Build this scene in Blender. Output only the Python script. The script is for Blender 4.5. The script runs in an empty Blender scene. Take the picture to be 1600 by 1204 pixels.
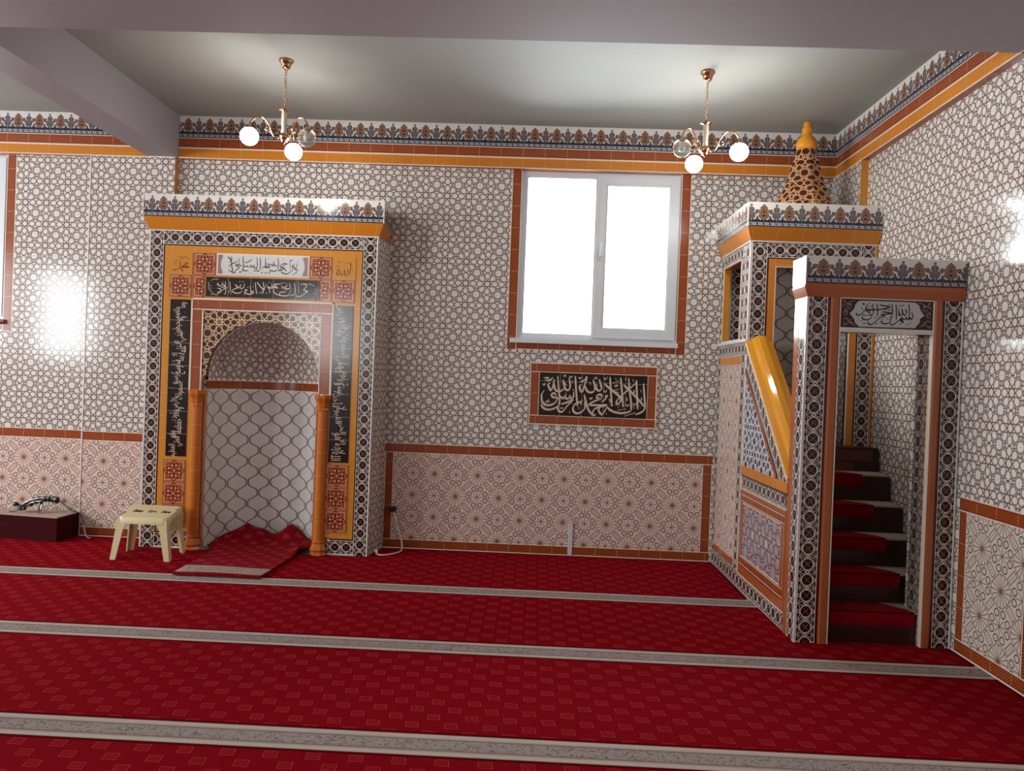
import bpy, math, random
from mathutils import Vector, Matrix
random.seed(7)
scene = bpy.context.scene
COL = scene.collection
PI = math.pi

# ------------------------------------------------------------------ camera
cam_d = bpy.data.cameras.new('camera'); cam = bpy.data.objects.new('camera', cam_d); COL.objects.link(cam)
cam_d.sensor_fit = 'HORIZONTAL'; cam_d.sensor_width = 36.0; cam_d.lens = 1217.466 / 1600 * 36
cam_d.clip_start = 0.05; cam_d.clip_end = 200
YAW, PITCH, ROLL = -0.0289, -0.0081, 0.0380
def cam_axes(yaw, pitch, roll):
    f = Vector((math.sin(yaw)*math.cos(pitch), math.cos(yaw)*math.cos(pitch), math.sin(pitch)))
    r = Vector((math.cos(yaw), -math.sin(yaw), 0)); u = r.cross(f)
    return r*math.cos(roll)+u*math.sin(roll), u*math.cos(roll)-r*math.sin(roll), f
_r, _u, _f = cam_axes(YAW, PITCH, ROLL)
cam.matrix_world = Matrix(((_r.x, _u.x, -_f.x, 3.1836), (_r.y, _u.y, -_f.y, -7.1875), (_r.z, _u.z, -_f.z, 1.6037), (0, 0, 0, 1)))
scene.camera = cam

# ------------------------------------------------------------------ sky, daylight, exposure
W = bpy.data.worlds.new('sky'); scene.world = W; W.use_nodes = True
W.node_tree.nodes['Background'].inputs[0].default_value = (0.93, 0.96, 1.0, 1)
W.node_tree.nodes['Background'].inputs[1].default_value = 2.2
def area(name, loc, rot, sx, sy, power, col=(.92, .98, 1)):
    d = bpy.data.lights.new(name, 'AREA'); d.shape = 'RECTANGLE'; d.size = sx; d.size_y = sy; d.energy = power; d.color = col
    o = bpy.data.objects.new(name, d); COL.objects.link(o); o.location = loc; o.rotation_euler = rot
    return o
area('daylight_window', (3.73, 0.32, 2.75), (-PI/2, 0, 0), 1.4, 1.45, 80)
area('daylight_window_far', (-2.55, 0.32, 2.75), (-PI/2, 0, 0), 1.4, 1.45, 80)
for i, yy in enumerate((-1.9, -4.6, -7.4)):
    area('daylight_side_window', (-5.75, yy, 2.5), (0, -PI/2, 0), 1.5, 1.6, 125)
area('daylight_rear_window', (-1.5, -10.7, 2.5), (PI/2, 0, 0), 1.5, 1.5, 45)
scene.view_settings.view_transform = 'Standard'; scene.view_settings.look = 'None'
scene.view_settings.gamma = 1; scene.view_settings.exposure = 0.60; scene.view_settings.use_curve_mapping = False

# ------------------------------------------------------------------ node helpers
class G:
    """A material being built: value sockets are combined with the methods below."""
    def __init__(s, name):
        s.m = bpy.data.materials.new(name); s.m.use_nodes = True; s.t = s.m.node_tree; s.n = s.t.nodes; s.n.clear()
        s.out = s.n.new('ShaderNodeOutputMaterial')
    def link(s, a, b): s.t.links.new(a, b)
    def put(s, sock, v):
        if isinstance(v, bpy.types.NodeSocket): s.link(v, sock)
        elif v is not None: sock.default_value = v
    def M(s, op, a, b=None, c=None, clamp=False):
        n = s.n.new('ShaderNodeMath'); n.operation = op; n.use_clamp = clamp
        for i, v in enumerate((a, b, c)): s.put(n.inputs[i], v)
        return n.outputs[0]
    def add(s, a, b): return s.M('ADD', a, b)
    def sub(s, a, b): return s.M('SUBTRACT', a, b)
    def mul(s, a, b): return s.M('MULTIPLY', a, b)
    def abs(s, a): return s.M('ABSOLUTE', a)
    def mn(s, a, b): return s.M('MINIMUM', a, b)
    def mx(s, a, b): return s.M('MAXIMUM', a, b)
    def minall(s, l):
        r = l[0]
        for x in l[1:]: r = s.mn(r, x)
        return r
    def pp(s, a, k): return s.M('PINGPONG', a, k)
    def fl(s, a, k): return s.M('FLOORED_MODULO', a, k)
    def V(s, op, a, b=None, scale=None):
        n = s.n.new('ShaderNodeVectorMath'); n.operation = op
        s.put(n.inputs[0], a)
        if b is not None: s.put(n.inputs[1], b)
        if scale is not None: s.put(n.inputs['Scale'], scale)
        return n.outputs['Value'] if op in ('DOT_PRODUCT', 'LENGTH', 'DISTANCE') else n.outputs[0]
    def uv(s):
        n = s.n.new('ShaderNodeUVMap'); x = s.n.new('ShaderNodeSeparateXYZ'); s.link(n.outputs[0], x.inputs[0])
        return x.outputs[0], x.outputs[1]
    def P(s, x, y):
        n = s.n.new('ShaderNodeCombineXYZ'); s.put(n.inputs[0], x); s.put(n.inputs[1], y); return n.outputs[0]
    def seg(s, p, a, b):
        ba = (b[0]-a[0], b[1]-a[1]); l2 = ba[0]**2+ba[1]**2
        pa = s.V('SUBTRACT', p, (a[0], a[1], 0))
        h = s.M('MULTIPLY', s.V('DOT_PRODUCT', pa, (ba[0]/l2, ba[1]/l2, 0)), 1.0, clamp=True)
        q = s.V('SCALE', (ba[0], ba[1], 0), scale=h)
        return s.V('DISTANCE', pa, q)
    def segs(s, p, l): return s.minall([s.seg(p, a, b) for a, b in l])
    def dist(s, p, c): return s.V('DISTANCE', p, (c[0], c[1], 0))
    def ring(s, p, c, r): return s.abs(s.sub(s.dist(p, c), r))
    def lt(s, d, w, aa=.0016):                       # 1 where d < w, soft edge aa
        return s.M('MULTIPLY_ADD', d, -1/aa, w/aa+.5, clamp=True)
    def box(s, x, y, cx, cy, hx, hy):                # signed box distance (outer part approximated by max)
        return s.mx(s.sub(s.abs(s.sub(x, cx)), hx), s.sub(s.abs(s.sub(y, cy)), hy))
    def mix(s, f, a, b):
        n = s.n.new('ShaderNodeMix'); n.data_type = 'RGBA'; s.put(n.inputs[0], f)
        for i, v in ((6, a), (7, b)):
            if isinstance(v, tuple): v = (*v[:3], 1)
            s.put(n.inputs[i], v)
        return n.outputs[2]
    def noise(s, vec, scale, detail=2, rough=.5):
        n = s.n.new('ShaderNodeTexNoise'); n.inputs['Scale'].default_value = scale; n.inputs['Detail'].default_value = detail
        n.inputs['Roughness'].default_value = rough
        if vec is not None: s.link(vec, n.inputs['Vector'])
        return n.outputs[0]
    def objco(s):
        n = s.n.new('ShaderNodeTexCoord'); return n.outputs['Object']
    def done(s, color, rough=.16, spec=.5, metal=0, emit=None, estr=0, trans=0, ior=1.5, bump=None, bstr=.1, bdist=.01, sheen=0, coat=0):
        b = s.n.new('ShaderNodeBsdfPrincipled'); s.link(b.outputs[0], s.out.inputs[0])
        if isinstance(color, tuple): color = (*color[:3], 1)
        s.put(b.inputs['Base Color'], color); s.put(b.inputs['Roughness'], rough); s.put(b.inputs['Metallic'], metal)
        b.inputs['IOR'].default_value = ior; b.inputs['Transmission Weight'].default_value = trans
        b.inputs['Specular IOR Level'].default_value = spec; b.inputs['Coat Weight'].default_value = coat
        b.inputs['Sheen Weight'].default_value = sheen
        if emit: b.inputs['Emission Color'].default_value = (*emit, 1); b.inputs['Emission Strength'].default_value = estr
        if bump is not None:
            n = s.n.new('ShaderNodeBump'); n.inputs['Strength'].default_value = bstr; n.inputs['Distance'].default_value = bdist
            s.link(bump, n.inputs['Height']); s.link(n.outputs[0], b.inputs['Normal'])
        return s.m

def rgb(r, g, b):                                    # sRGB 0-255 to linear
    f = lambda c: (c/255/12.92 if c/255 <= .04045 else ((c/255+.055)/1.055)**2.4)
    return (f(r), f(g), f(b))

T = 0.2
def joints(g, u, v, w=.0011):                        # thin tile joints on the 20 cm grid
    du = g.abs(g.sub(g.fl(g.add(u, T/2), T), T/2)); dv = g.abs(g.sub(g.fl(g.add(v, T/2), T), T/2))
    return g.lt(g.mn(du, dv), w, .0014)

def star_field(g, u, v, t=T):
    """Eight-fold rosette lattice: stars at tile centres, discs at tile corners. Returns (line distance, petal/star/disc masks)."""
    a = g.abs(g.sub(g.fl(u, t), t/2)); b = g.abs(g.sub(g.fl(v, t), t/2))
    x = g.mul(g.mx(a, b), 1/t); y = g.mul(g.mn(a, b), 1/t)
    p = g.P(x, y)
    L = g.segs(p, [((.122, 0), (.122, .122)), ((.172, 0), (.086, .086)), ((.122, .122), (.40, .122)), ((.172, 0), (.39, .218)), ((.40, .122), (.485, .05)), ((.485, .05), (.485, -.02)),
                   ((.39, .218), (.385, .305)), ((.385, .305), (.345, .345)), ((.40, .122), (.455, .21)), ((.455, .21), (.51, .19)),
                   ((.39, .218), (.455, .21)), ((.455, .21), (.45, .335))])
    L = g.mn(L, g.ring(p, (.5, .5), .168))
    return L, p, x, y

def mat_star(name, bg, line, disc=None, star=None, w=.0175, t=T, rough=.13, petal=None, aa=.014):
    g = G(name); u, v = g.uv()
    L, p, x, y = star_field(g, u, v, t)
    c = g.mix(g.lt(g.dist(p, (.5, .5)), .16, aa), bg, disc or bg)
    if star: c = g.mix(g.lt(g.dist(p, (0, 0)), .13, aa), c, star)
    if petal:
        m = g.mx(g.lt(g.mx(g.sub(y, .112), g.abs(g.sub(x, .33))), .0, .02), 0)
        pe = g.mn(g.dist(p, (.33, 0)), g.dist(p, (.262, .262)))
        pe2 = g.mn(pe, g.mn(g.dist(p, (.42, .03)), g.mn(g.dist(p, (.25, .03)), g.dist(p, (.32, .32)))))
        c = g.mix(g.lt(pe2, .105, aa), c, petal)
        c = g.mix(g.lt(g.dist(p, (.5, .5)), .16, aa), c, disc or petal)
    c = g.mix(g.lt(L, w, aa), c, line)
    if name.startswith('tile_star_white'):
        c = g.mix(g.mul(joints(g, u, v), .35), c, rgb(120, 110, 105))
    return g.done(c, rough=rough)

def mat_wains(name, bg, line, circ, orange, ring=rgb(60, 36, 34)):
    g = G(name); u, v = g.uv()
    a = g.pp(u, T); b = g.pp(v, T)
    x = g.mx(a, b); y = g.mn(a, b)
    # mirror in the anti-diagonal so the star is always at the origin
    s = g.M('GREATER_THAN', g.add(x, y), T)
    x2 = g.add(x, g.mul(s, g.sub(g.sub(T, y), x))); y2 = g.add(y, g.mul(s, g.sub(g.sub(T, x), y)))
    p = g.P(x2, y2)
    ang = g.M('ARCTAN2', y2, x2); r = g.dist(p, (0, 0))
    fa = g.abs(g.sub(g.fl(g.add(ang, PI/16), PI/8), PI/16))
    ray = g.mul(r, g.M('SINE', fa))
    ray = g.mx(ray, g.mul(g.sub(r, .094), 1.0))
    q0 = g.sub(T, x2); p2 = g.P(q0, y2); r2 = g.dist(p2, (0, 0)); ang2 = g.M('ARCTAN2', y2, q0)
    fa2 = g.abs(g.sub(g.fl(g.add(ang2, PI/8), PI/4), PI/8)); ray2 = g.mx(g.mul(r2, g.M('SINE', fa2)), g.sub(r2, .055))
    # circles round the small star
    c1 = g.dist(p2, (.0735, .0305)); c2 = g.dist(p2, (.0305, .0735)); cc = g.mn(c1, c2)
    pd = g.sub(g.mul(g.add(x2, y2), .70711), .1414); qd = g.mul(g.sub(x2, y2), .70711)
    bx = g.mx(g.sub(g.abs(pd), .041), g.sub(g.abs(qd), .021))
    dots = g.mn(g.dist(g.P(pd, qd), (0, 0)), g.dist(g.P(g.abs(pd), qd), (.02, 0)))
    L = g.minall([g.mul(ray, 1.0), ray2, g.abs(g.sub(g.mul(x2, 1), .094)), g.abs(bx)])
    octo = g.abs(g.sub(g.mx(g.mul(g.add(x2, y2), .765), x2), .0935))
    c = bg
    c = g.mix(g.lt(octo, .0028, .002), c, line)
    c = g.mix(g.lt(g.mn(ray, ray2), .0026, .002), c, line)
    c = g.mix(g.lt(r, .006, .008), c, orange)
    c = g.mix(g.lt(cc, .0242), c, ring)
    c = g.mix(g.lt(cc, .0180), c, circ)
    c = g.mix(g.lt(bx, .0), c, circ)
    c = g.mix(g.lt(g.abs(bx), .0028), c, line)
    c = g.mix(g.lt(dots, .0035), c, rgb(70, 50, 50))
    c = g.mix(g.mul(joints(g, u, v, .0022), .85), c, line)
    return g.done(c, rough=.16)

def mat_red(name, bg=rgb(130, 28, 15), dot=rgb(230, 160, 80), edge=rgb(232, 205, 180), dark=rgb(92, 20, 14), half=.0425):
    """Strip: u along, v across, centred on 0."""
    g = G(name); u, v = g.uv()
    d = .0182
    def lat(ou, ov):
        a = g.sub(g.fl(g.add(u, ou), d), d/2); b = g.sub(g.fl(g.add(v, ov), d*1.15), d*.575)
        return g.dist(g.P(a, b), (0, 0))
    dd = g.mn(lat(0, 0), lat(d/2, d*.575))
    c = g.mix(g.lt(g.abs(g.sub(dd, .0074)), .0008, .0016), bg, dark)
    c = g.mix(g.lt(dd, .0031, .0022), c, dot)
    c = g.mix(g.mul(joints(g, g.add(u, 0), 0.1, .0012), .55), c, edge)
    av = g.abs(v)
    c = g.mix(g.lt(g.abs(g.sub(av, half-.007)), .0035, .002), c, dark)
    c = g.mix(g.lt(g.abs(g.sub(av, half)), .0050, .0015), c, edge)
    return g.done(c, rough=.16)

def mat_chain(name, bg=rgb(28, 12, 12), white=rgb(236, 226, 216), cross=rgb(148, 80, 58)):
    """Strip of linked rings: u across (centred, 12 cm design width), v along (10 cm repeat)."""
    g = G(name); u, v = g.uv()
    y = g.pp(v, .05); x = g.abs(u)               # rings at v = 0, 0.1 ...; links at 0.05
    p = g.P(x, y)
    L = g.minall([g.sub(g.ring(p, (0, 0), .037), .0027), g.sub(g.ring(p, (0, .05), .0085), .0022), g.sub(g.ring(p, (.048, 0), .0085), .0022),
                  g.sub(g.segs(p, [((.008, .05), (.03, .036)), ((.03, .036), (.047, .05)), ((.041, .012), (.041, .028)), ((.041, .028), (.056, .05)), ((.012, .05), (.03, .062))]), .0013)])
    X = g.sub(g.abs(g.sub(x, y)), .003)
    X = g.mx(X, g.sub(g.dist(p, (0, 0)), .027))
    X2 = g.sub(g.abs(g.sub(g.dist(p, (0.0, 0.0)), .017)), .0025)
    alt = g.M('LESS_THAN', g.abs(g.sub(g.fl(g.add(v, .05), .2), .05)), .05)
    c = g.mix(g.lt(g.dist(p, (0, 0)), .034), bg, rgb(44, 16, 14))
    c = g.mix(g.lt(X, 0, .003), c, g.mix(alt, rgb(122, 100, 94), cross))
    c = g.mix(g.lt(L, .0, .002), c, white)
    c = g.mix(g.lt(g.abs(g.sub(x, .0605)), .003, .0016), c, white)
    c = g.mix(g.mul(joints(g, 0.1, g.add(v, 0.05), .0011), .5), c, white)
    return g.done(c, rough=.15)

def mat_crest(name):
    """Palmette frieze: u along (20 cm repeat), v up 0..0.2."""
    g = G(name); u, v = g.uv()
    white = rgb(222, 218, 212); dark = rgb(58, 50, 54); brown = rgb(160, 116, 88); grey = rgb(124, 110, 110)
    def ell(px, py, cx, cy, rx, ry, ang=0):
        dx = g.sub(px, cx); dy = g.sub(py, cy)
        if ang:
            ca, sa = math.cos(ang), math.sin(ang)
            dx, dy = g.add(g.mul(dx, ca), g.mul(dy, sa)), g.sub(g.mul(dy, ca), g.mul(dx, sa))
        q = g.V('LENGTH', g.P(g.mul(dx, 1/rx), g.mul(dy, 1/ry)))
        return g.mul(g.sub(q, 1), min(rx, ry))
    xb = g.mul(g.abs(g.sub(g.fl(u, T), T/2)), .76)                              # big palm at u = .1
    xs = g.mul(g.abs(g.sub(g.fl(g.add(u, T/2), T), T/2)), .80)                  # small palm at u = 0
    dia = lambda px, cy, hx, hy: g.mul(g.sub(g.add(g.mul(px, 1/hx), g.mul(g.abs(g.sub(v, cy)), 1/hy)), 1), hx*.8)
    big = g.minall([ell(xb, v, 0, .088, .033, .031), ell(xb, v, .032, .124, .021, .013, .45), dia(xb, .150, .025, .034), ell(xb, v, 0, .118, .029, .032)])
    small = g.minall([ell(xs, v, 0, .084, .027, .027), ell(xs, v, .027, .108, .018, .011, .5), ell(xs, v, 0, .134, .020, .026), dia(xs, .172, .009, .014)])
    d = g.mn(big, small)
    c = white
    fle = g.mn(dia(g.abs(g.sub(g.fl(g.add(u, .05), .1), .05)), .0, .05, .5), 1)
    xm = g.abs(g.sub(g.fl(u, .1), .05))
    fleur = g.mn(dia(xm, .075, .008, .016), g.mx(g.sub(xm, .0035), g.abs(g.sub(v, .062))) if False else dia(xm, .064, .012, .008))
    low = g.M('LESS_THAN', v, .10)
    c = g.mix(g.lt(g.sub(d, .0035), .0045, .0016), c, white)
    halo = g.abs(g.sub(d, .0085))
    c = g.mix(g.mul(g.lt(halo, .0016, .0016), g.lt(v, .128, .01)), c, grey)
    c = g.mix(g.mul(g.lt(v, .082, .006), g.sub(1, g.lt(d, .0115, .002))), c, rgb(92, 84, 90))
    c = g.mix(g.lt(fleur, .0, .002), c, dark)
    c = g.mix(g.lt(d, .0, .002), c, dark)
    inb = g.mix(g.lt(g.abs(g.sub(g.fl(u, T), T/2)), .05), grey, brown)
    c = g.mix(g.lt(g.abs(g.add(d, .0075)), .0032, .0022), c, inb)
    c = g.mix(g.lt(g.abs(g.add(d, .0175)), .0026, .003), c, inb)
    # band below: black rule, row of small darts, Greek key
    z = g.pp(u, .0125)
    dart = g.sub(g.sub(v, .052), g.mul(z, .8))
    c = g.mix(g.lt(dart, .0, .002), c, rgb(60, 56, 66))
    c = g.mix(g.lt(g.sub(v, .0495), .0, .002), c, rgb(20, 20, 28))
    c = g.mix(g.lt(g.sub(v, .043), .0, .002), c, rgb(58, 62, 78))
    k = g.fl(u, .05); kx = g.sub(k, .025); ky = g.sub(v, .021)
    key = g.minall([g.mx(g.abs(g.sub(ky, .009)), g.sub(g.abs(g.add(kx, .006)), .019)), g.mx(g.abs(g.add(ky, .009)), g.sub(g.abs(g.sub(kx, .006)), .019)),
                    g.mx(g.abs(ky), g.sub(g.abs(kx), .014)), g.mx(g.abs(g.sub(kx, .0135)), g.sub(g.abs(g.sub(ky, .0045)), .0045)), g.mx(g.abs(g.add(kx, .0135)), g.sub(g.abs(g.add(ky, .0045)), .0045))])
    c = g.mix(g.lt(key, .0019, .0016), c, rgb(206, 204, 206))
    c = g.mix(g.lt(g.abs(g.sub(v, .0028)), .0022, .0016), c, rgb(20, 22, 32))
    c = g.mix(g.mul(joints(g, u, .1, .001), .5), c, rgb(200, 196, 192))
    return g.done(c, rough=.13)

def mat_plain(name, col, rough=.14, joint=None, **k):
    g = G(name); c = col
    if joint:
        u, v = g.uv(); c = g.mix(g.mul(joints(g, u, v), joint), c, rgb(232, 206, 170))
    return g.done(c, rough=rough, **k)

def mat_orange(name, col=rgb(206, 130, 40), dark=rgb(192, 114, 32)):
    g = G(name); u, v = g.uv()
    n = g.noise(g.objco(), 3.0, 2)
    c = g.mix(n, dark, col)
    c = g.mix(g.mul(joints(g, u, v, .001), .6), c, rgb(232, 196, 140))
    return g.done(c, rough=.17)

def mat_rosette(name):
    """One 20 cm tile; uv 0..0.2."""
    g = G(name); u, v = g.uv()
    pink = rgb(206, 132, 92); red = rgb(96, 22, 14)
    a = g.mul(g.abs(g.sub(g.fl(u, T), T/2)), 1/T); b = g.mul(g.abs(g.sub(g.fl(v, T), T/2)), 1/T)
    x = g.mx(a, b); y = g.mn(a, b); p = g.P(x, y)
    sq = g.sub(x, .355); di = g.mul(g.sub(g.add(x, y), .475), .7071)
    out = g.abs(g.mn(sq, di))
    pet = g.ring(p, (.235, .097), .082)
    small = g.segs(p, [((.355, .12), (.27, .12)), ((.355, .12), (.475, 0)), ((.29, .19), (.29, .29)), ((.20, .0), (.30, .02)), ((.3, .02), (.38, .0)), ((.1, .0), (.16, .0))])
    L = g.minall([out, pet, small, g.ring(p, (0, 0), .085), g.segs(p, [((.13, .055), (.075, .03)), ((.16, .16), (.2, .2))])])
    c = g.mix(g.lt(L, .021, .012), pink, red)
    c = g.mix(g.lt(g.dist(p, (.235, .097)), .03, .012), c, rgb(222, 160, 118))
    c = g.mix(g.lt(g.abs(g.sub(x, .468)), .014, .008), c, red)
    return g.done(c, rough=.16)

def mat_ogee(name, bg=rgb(212, 208, 205), line=rgb(118, 96, 84), lw=.0056):
    g = G(name); u, v = g.uv()
    uu = g.pp(u, .1)
    c0 = g.M('COSINE', g.mul(v, 2*PI/T))
    w = g.add(g.mul(c0, .90), g.mul(g.M('COSINE', g.mul(v, 6*PI/T)), -.10))
    w = g.add(w, g.mul(g.M('SINE', g.mul(v, 24*PI/T)), .02))
    d = g.abs(g.sub(uu, g.add(.05, g.mul(w, .052))))
    slope = g.M('SINE', g.mul(v, 2*PI/T))
    d = g.M('DIVIDE', d, g.M('SQRT', g.add(1, g.mul(g.mul(slope, slope), 2.0))))
    c = g.mix(g.lt(d, lw, .002), bg, line)
    c = g.mix(g.mul(joints(g, u, v, .0008), .28), c, line)
    return g.done(c, rough=.15)

def mat_carpet(name):
    g = G(name); u, v = g.uv()                    # world metres
    pink = rgb(160, 40, 46)
    nz = g.noise(g.P(u, v), 260, 2); big = g.noise(g.P(u, v), 1.3, 3)
    c = g.mix(nz, rgb(108, 1, 12), rgb(146, 5, 22))
    def mot(ou, ov):
        a = g.sub(g.fl(g.add(u, ou), .18), .09); b = g.sub(g.fl(g.add(v, ov), .172), .086)
        a2 = g.add(a, g.mul(b, .12))
        return g.mx(g.sub(g.abs(a2), .028), g.sub(g.abs(b), .026)), a2, b
    d1, a1, b1 = mot(0.021, 0.016); d2, a2, b2 = mot(.111, .102)
    d = g.mn(d1, d2)
    inner = g.noise(g.P(u, v), 60, 1)
    c = g.mix(g.mul(g.lt(g.add(d, .006), 0, .004), g.mul(inner, .62)), c, pink)
    c = g.mix(g.mul(g.lt(g.abs(d), .0014, .0025), .75), c, rgb(180, 74, 74))
    # woven row borders; the first two turn up beside the pulpit and the wall
    bw = .195
    def border(yk, xr, r=.16):
        dx = g.sub(u, xr-r); dy = g.sub(yk+r, v)
        o = g.V('LENGTH', g.P(g.mx(dx, 0), g.mx(dy, 0)))
        dd = g.sub(g.add(o, g.mn(g.mx(dx, dy), 0)), r)
        return g.sub(g.abs(g.add(dd, bw/2)), bw/2)
    rep = g.sub(g.abs(g.sub(g.fl(g.add(v, 5.06), 1.235), .6)), bw/2)
    rep = g.mx(rep, g.add(v, 4.3))
    B = g.minall([border(-1.44, 5.06, .24), border(-2.685, 6.075, .24), border(-3.915, 6.075, .24), rep])
    # scroll ornament
    s = g.add(u, v)
    vine = g.noise(g.P(g.mul(u, 1.0), v), 20, 3, .6)
    vl = g.abs(g.sub(g.M('FRACT', g.mul(vine, 5)), .5))
    be = g.mix(nz, rgb(146, 132, 126), rgb(170, 156, 150))
    be = g.mix(g.mul(g.lt(vl, .07, .06), g.lt(g.add(B, .05), 0, .006)), be, rgb(112, 88, 82))
    be = g.mix(g.lt(g.abs(g.add(B, .05)), .003, .004), be, rgb(110, 88, 82))
    be = g.mix(g.lt(g.abs(g.add(B, .018)), .016, .006), be, rgb(190, 172, 160))
    c = g.mix(g.lt(B, 0, .006), c, be)
    c = g.mix(g.lt(g.abs(g.sub(B, .012)), .010, .006), c, rgb(84, 2, 12))
    return g.done(c, rough=1.0, spec=.03, bump=nz, bstr=.5, bdist=.004)

MATS = {}
def MAT(k):
    if k not in MATS: MATS[k] = BUILD[k]()
    return MATS[k]
LINE = rgb(116, 97, 90)
BUILD = {
 'star': lambda: mat_star('tile_star_white', rgb(224, 216, 208), LINE, disc=rgb(222, 219, 214), star=rgb(222, 210, 201), w=.0205),
 'star_dark': lambda: mat_star('tile_star_brown', rgb(88, 40, 18), rgb(226, 196, 156), disc=rgb(66, 24, 12), petal=rgb(66, 24, 12), star=rgb(150, 98, 46), w=.0135, aa=.010),
 'star_blue': lambda: mat_star('tile_star_blue', rgb(48, 56, 78), rgb(206, 206, 208), disc=rgb(30, 34, 50), w=.028),
 'star_lilac': lambda: mat_star('tile_star_lilac', rgb(196, 184, 184), rgb(108, 92, 98), disc=rgb(168, 150, 156), w=.02, t=.33, petal=rgb(168, 150, 156)),
 'wains': lambda: mat_wains('tile_wainscot', rgb(224, 202, 188), rgb(132, 84, 66), rgb(208, 184, 174), rgb(170, 98, 62)),
 'wains_pale': lambda: mat_wains('tile_wainscot_pale', rgb(210, 198, 186), rgb(120, 84, 68), rgb(208, 190, 178), rgb(176, 110, 74)),
 'red': lambda: mat_red('tile_red_strip'),
 'chain': lambda: mat_chain('tile_chain'),
 'chain_grey': lambda: mat_chain('tile_chain_grey', bg=rgb(96, 92, 92)),
 'crest': lambda: mat_crest('tile_crest'),
 'orange': lambda: mat_orange('glaze_orange'),
 'orange_bright': lambda: mat_orange('glaze_orange_bright', rgb(206, 140, 48), rgb(196, 128, 42)),
 'orange_col': lambda: mat_orange('glaze_orange_column', rgb(192, 108, 42), rgb(180, 96, 36)),
 'orange_plain': lambda: mat_plain('glaze_orange_plain', rgb(196, 118, 40), .12),
 'orange_rail': lambda: mat_plain('glaze_orange_rail', rgb(222, 150, 36), .08),
 'orange_red': lambda: mat_plain('glaze_orange_red', rgb(164, 88, 50), .16),
 'darkred': lambda: mat_plain('glaze_dark_red', rgb(82, 16, 10), .2),
 'cream': lambda: mat_plain('grout_cream', rgb(226, 206, 186), .4),
 'white': lambda: mat_plain('white_edge', rgb(214, 208, 204), .35),
 'black': lambda: mat_plain('tile_black', rgb(26, 12, 10), .14, joint=.6),
 'panelwhite': lambda: mat_plain('tile_panel_white', rgb(206, 206, 204), .14),
 'letter': lambda: mat_plain('letter_cream', rgb(208, 186, 166), .2),
 'letter_brown': lambda: mat_plain('letter_brown', rgb(96, 70, 62), .2),
 'letter_black': lambda: mat_plain('letter_black', rgb(22, 14, 22), .2),
 'letter_red': lambda: mat_plain('letter_red', rgb(110, 30, 14), .2),
 'ornament': lambda: mat_plain('ornament_pink_grey', rgb(150, 118, 112), .2),
 'rosette': lambda: mat_rosette('tile_rosette'),
 'ogee': lambda: mat_ogee('tile_ogee'),
 'ogee_brown': lambda: mat_ogee('tile_ogee_back', rgb(184, 172, 160), rgb(104, 80, 64), .0055),
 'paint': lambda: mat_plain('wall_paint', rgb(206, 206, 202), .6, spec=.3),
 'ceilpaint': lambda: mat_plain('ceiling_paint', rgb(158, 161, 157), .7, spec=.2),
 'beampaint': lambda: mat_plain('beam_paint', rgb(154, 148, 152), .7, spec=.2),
 'carpet': lambda: mat_carpet('carpet_red'),
 'concrete': lambda: mat_plain('concrete', rgb(120, 118, 115), .9),
 'brass': lambda: mat_plain('brass', rgb(204, 160, 118), .22, metal=1),
 'chrome': lambda: mat_plain('chrome', rgb(200, 198, 196), .16, metal=1),
 'pvc': lambda: mat_plain('pvc_white', rgb(214, 216, 220), .3),
 'stoolplastic': lambda: mat_plain('plastic_cream', rgb(214, 196, 152), .38),
 'blackplastic': lambda: mat_plain('plastic_black', rgb(24, 20, 20), .35),
 'cable': lambda: mat_plain('cable_white', rgb(226, 214, 206), .45),
 'cable_dark': lambda: mat_plain('cable_dark', rgb(50, 40, 38), .45),
}
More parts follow.
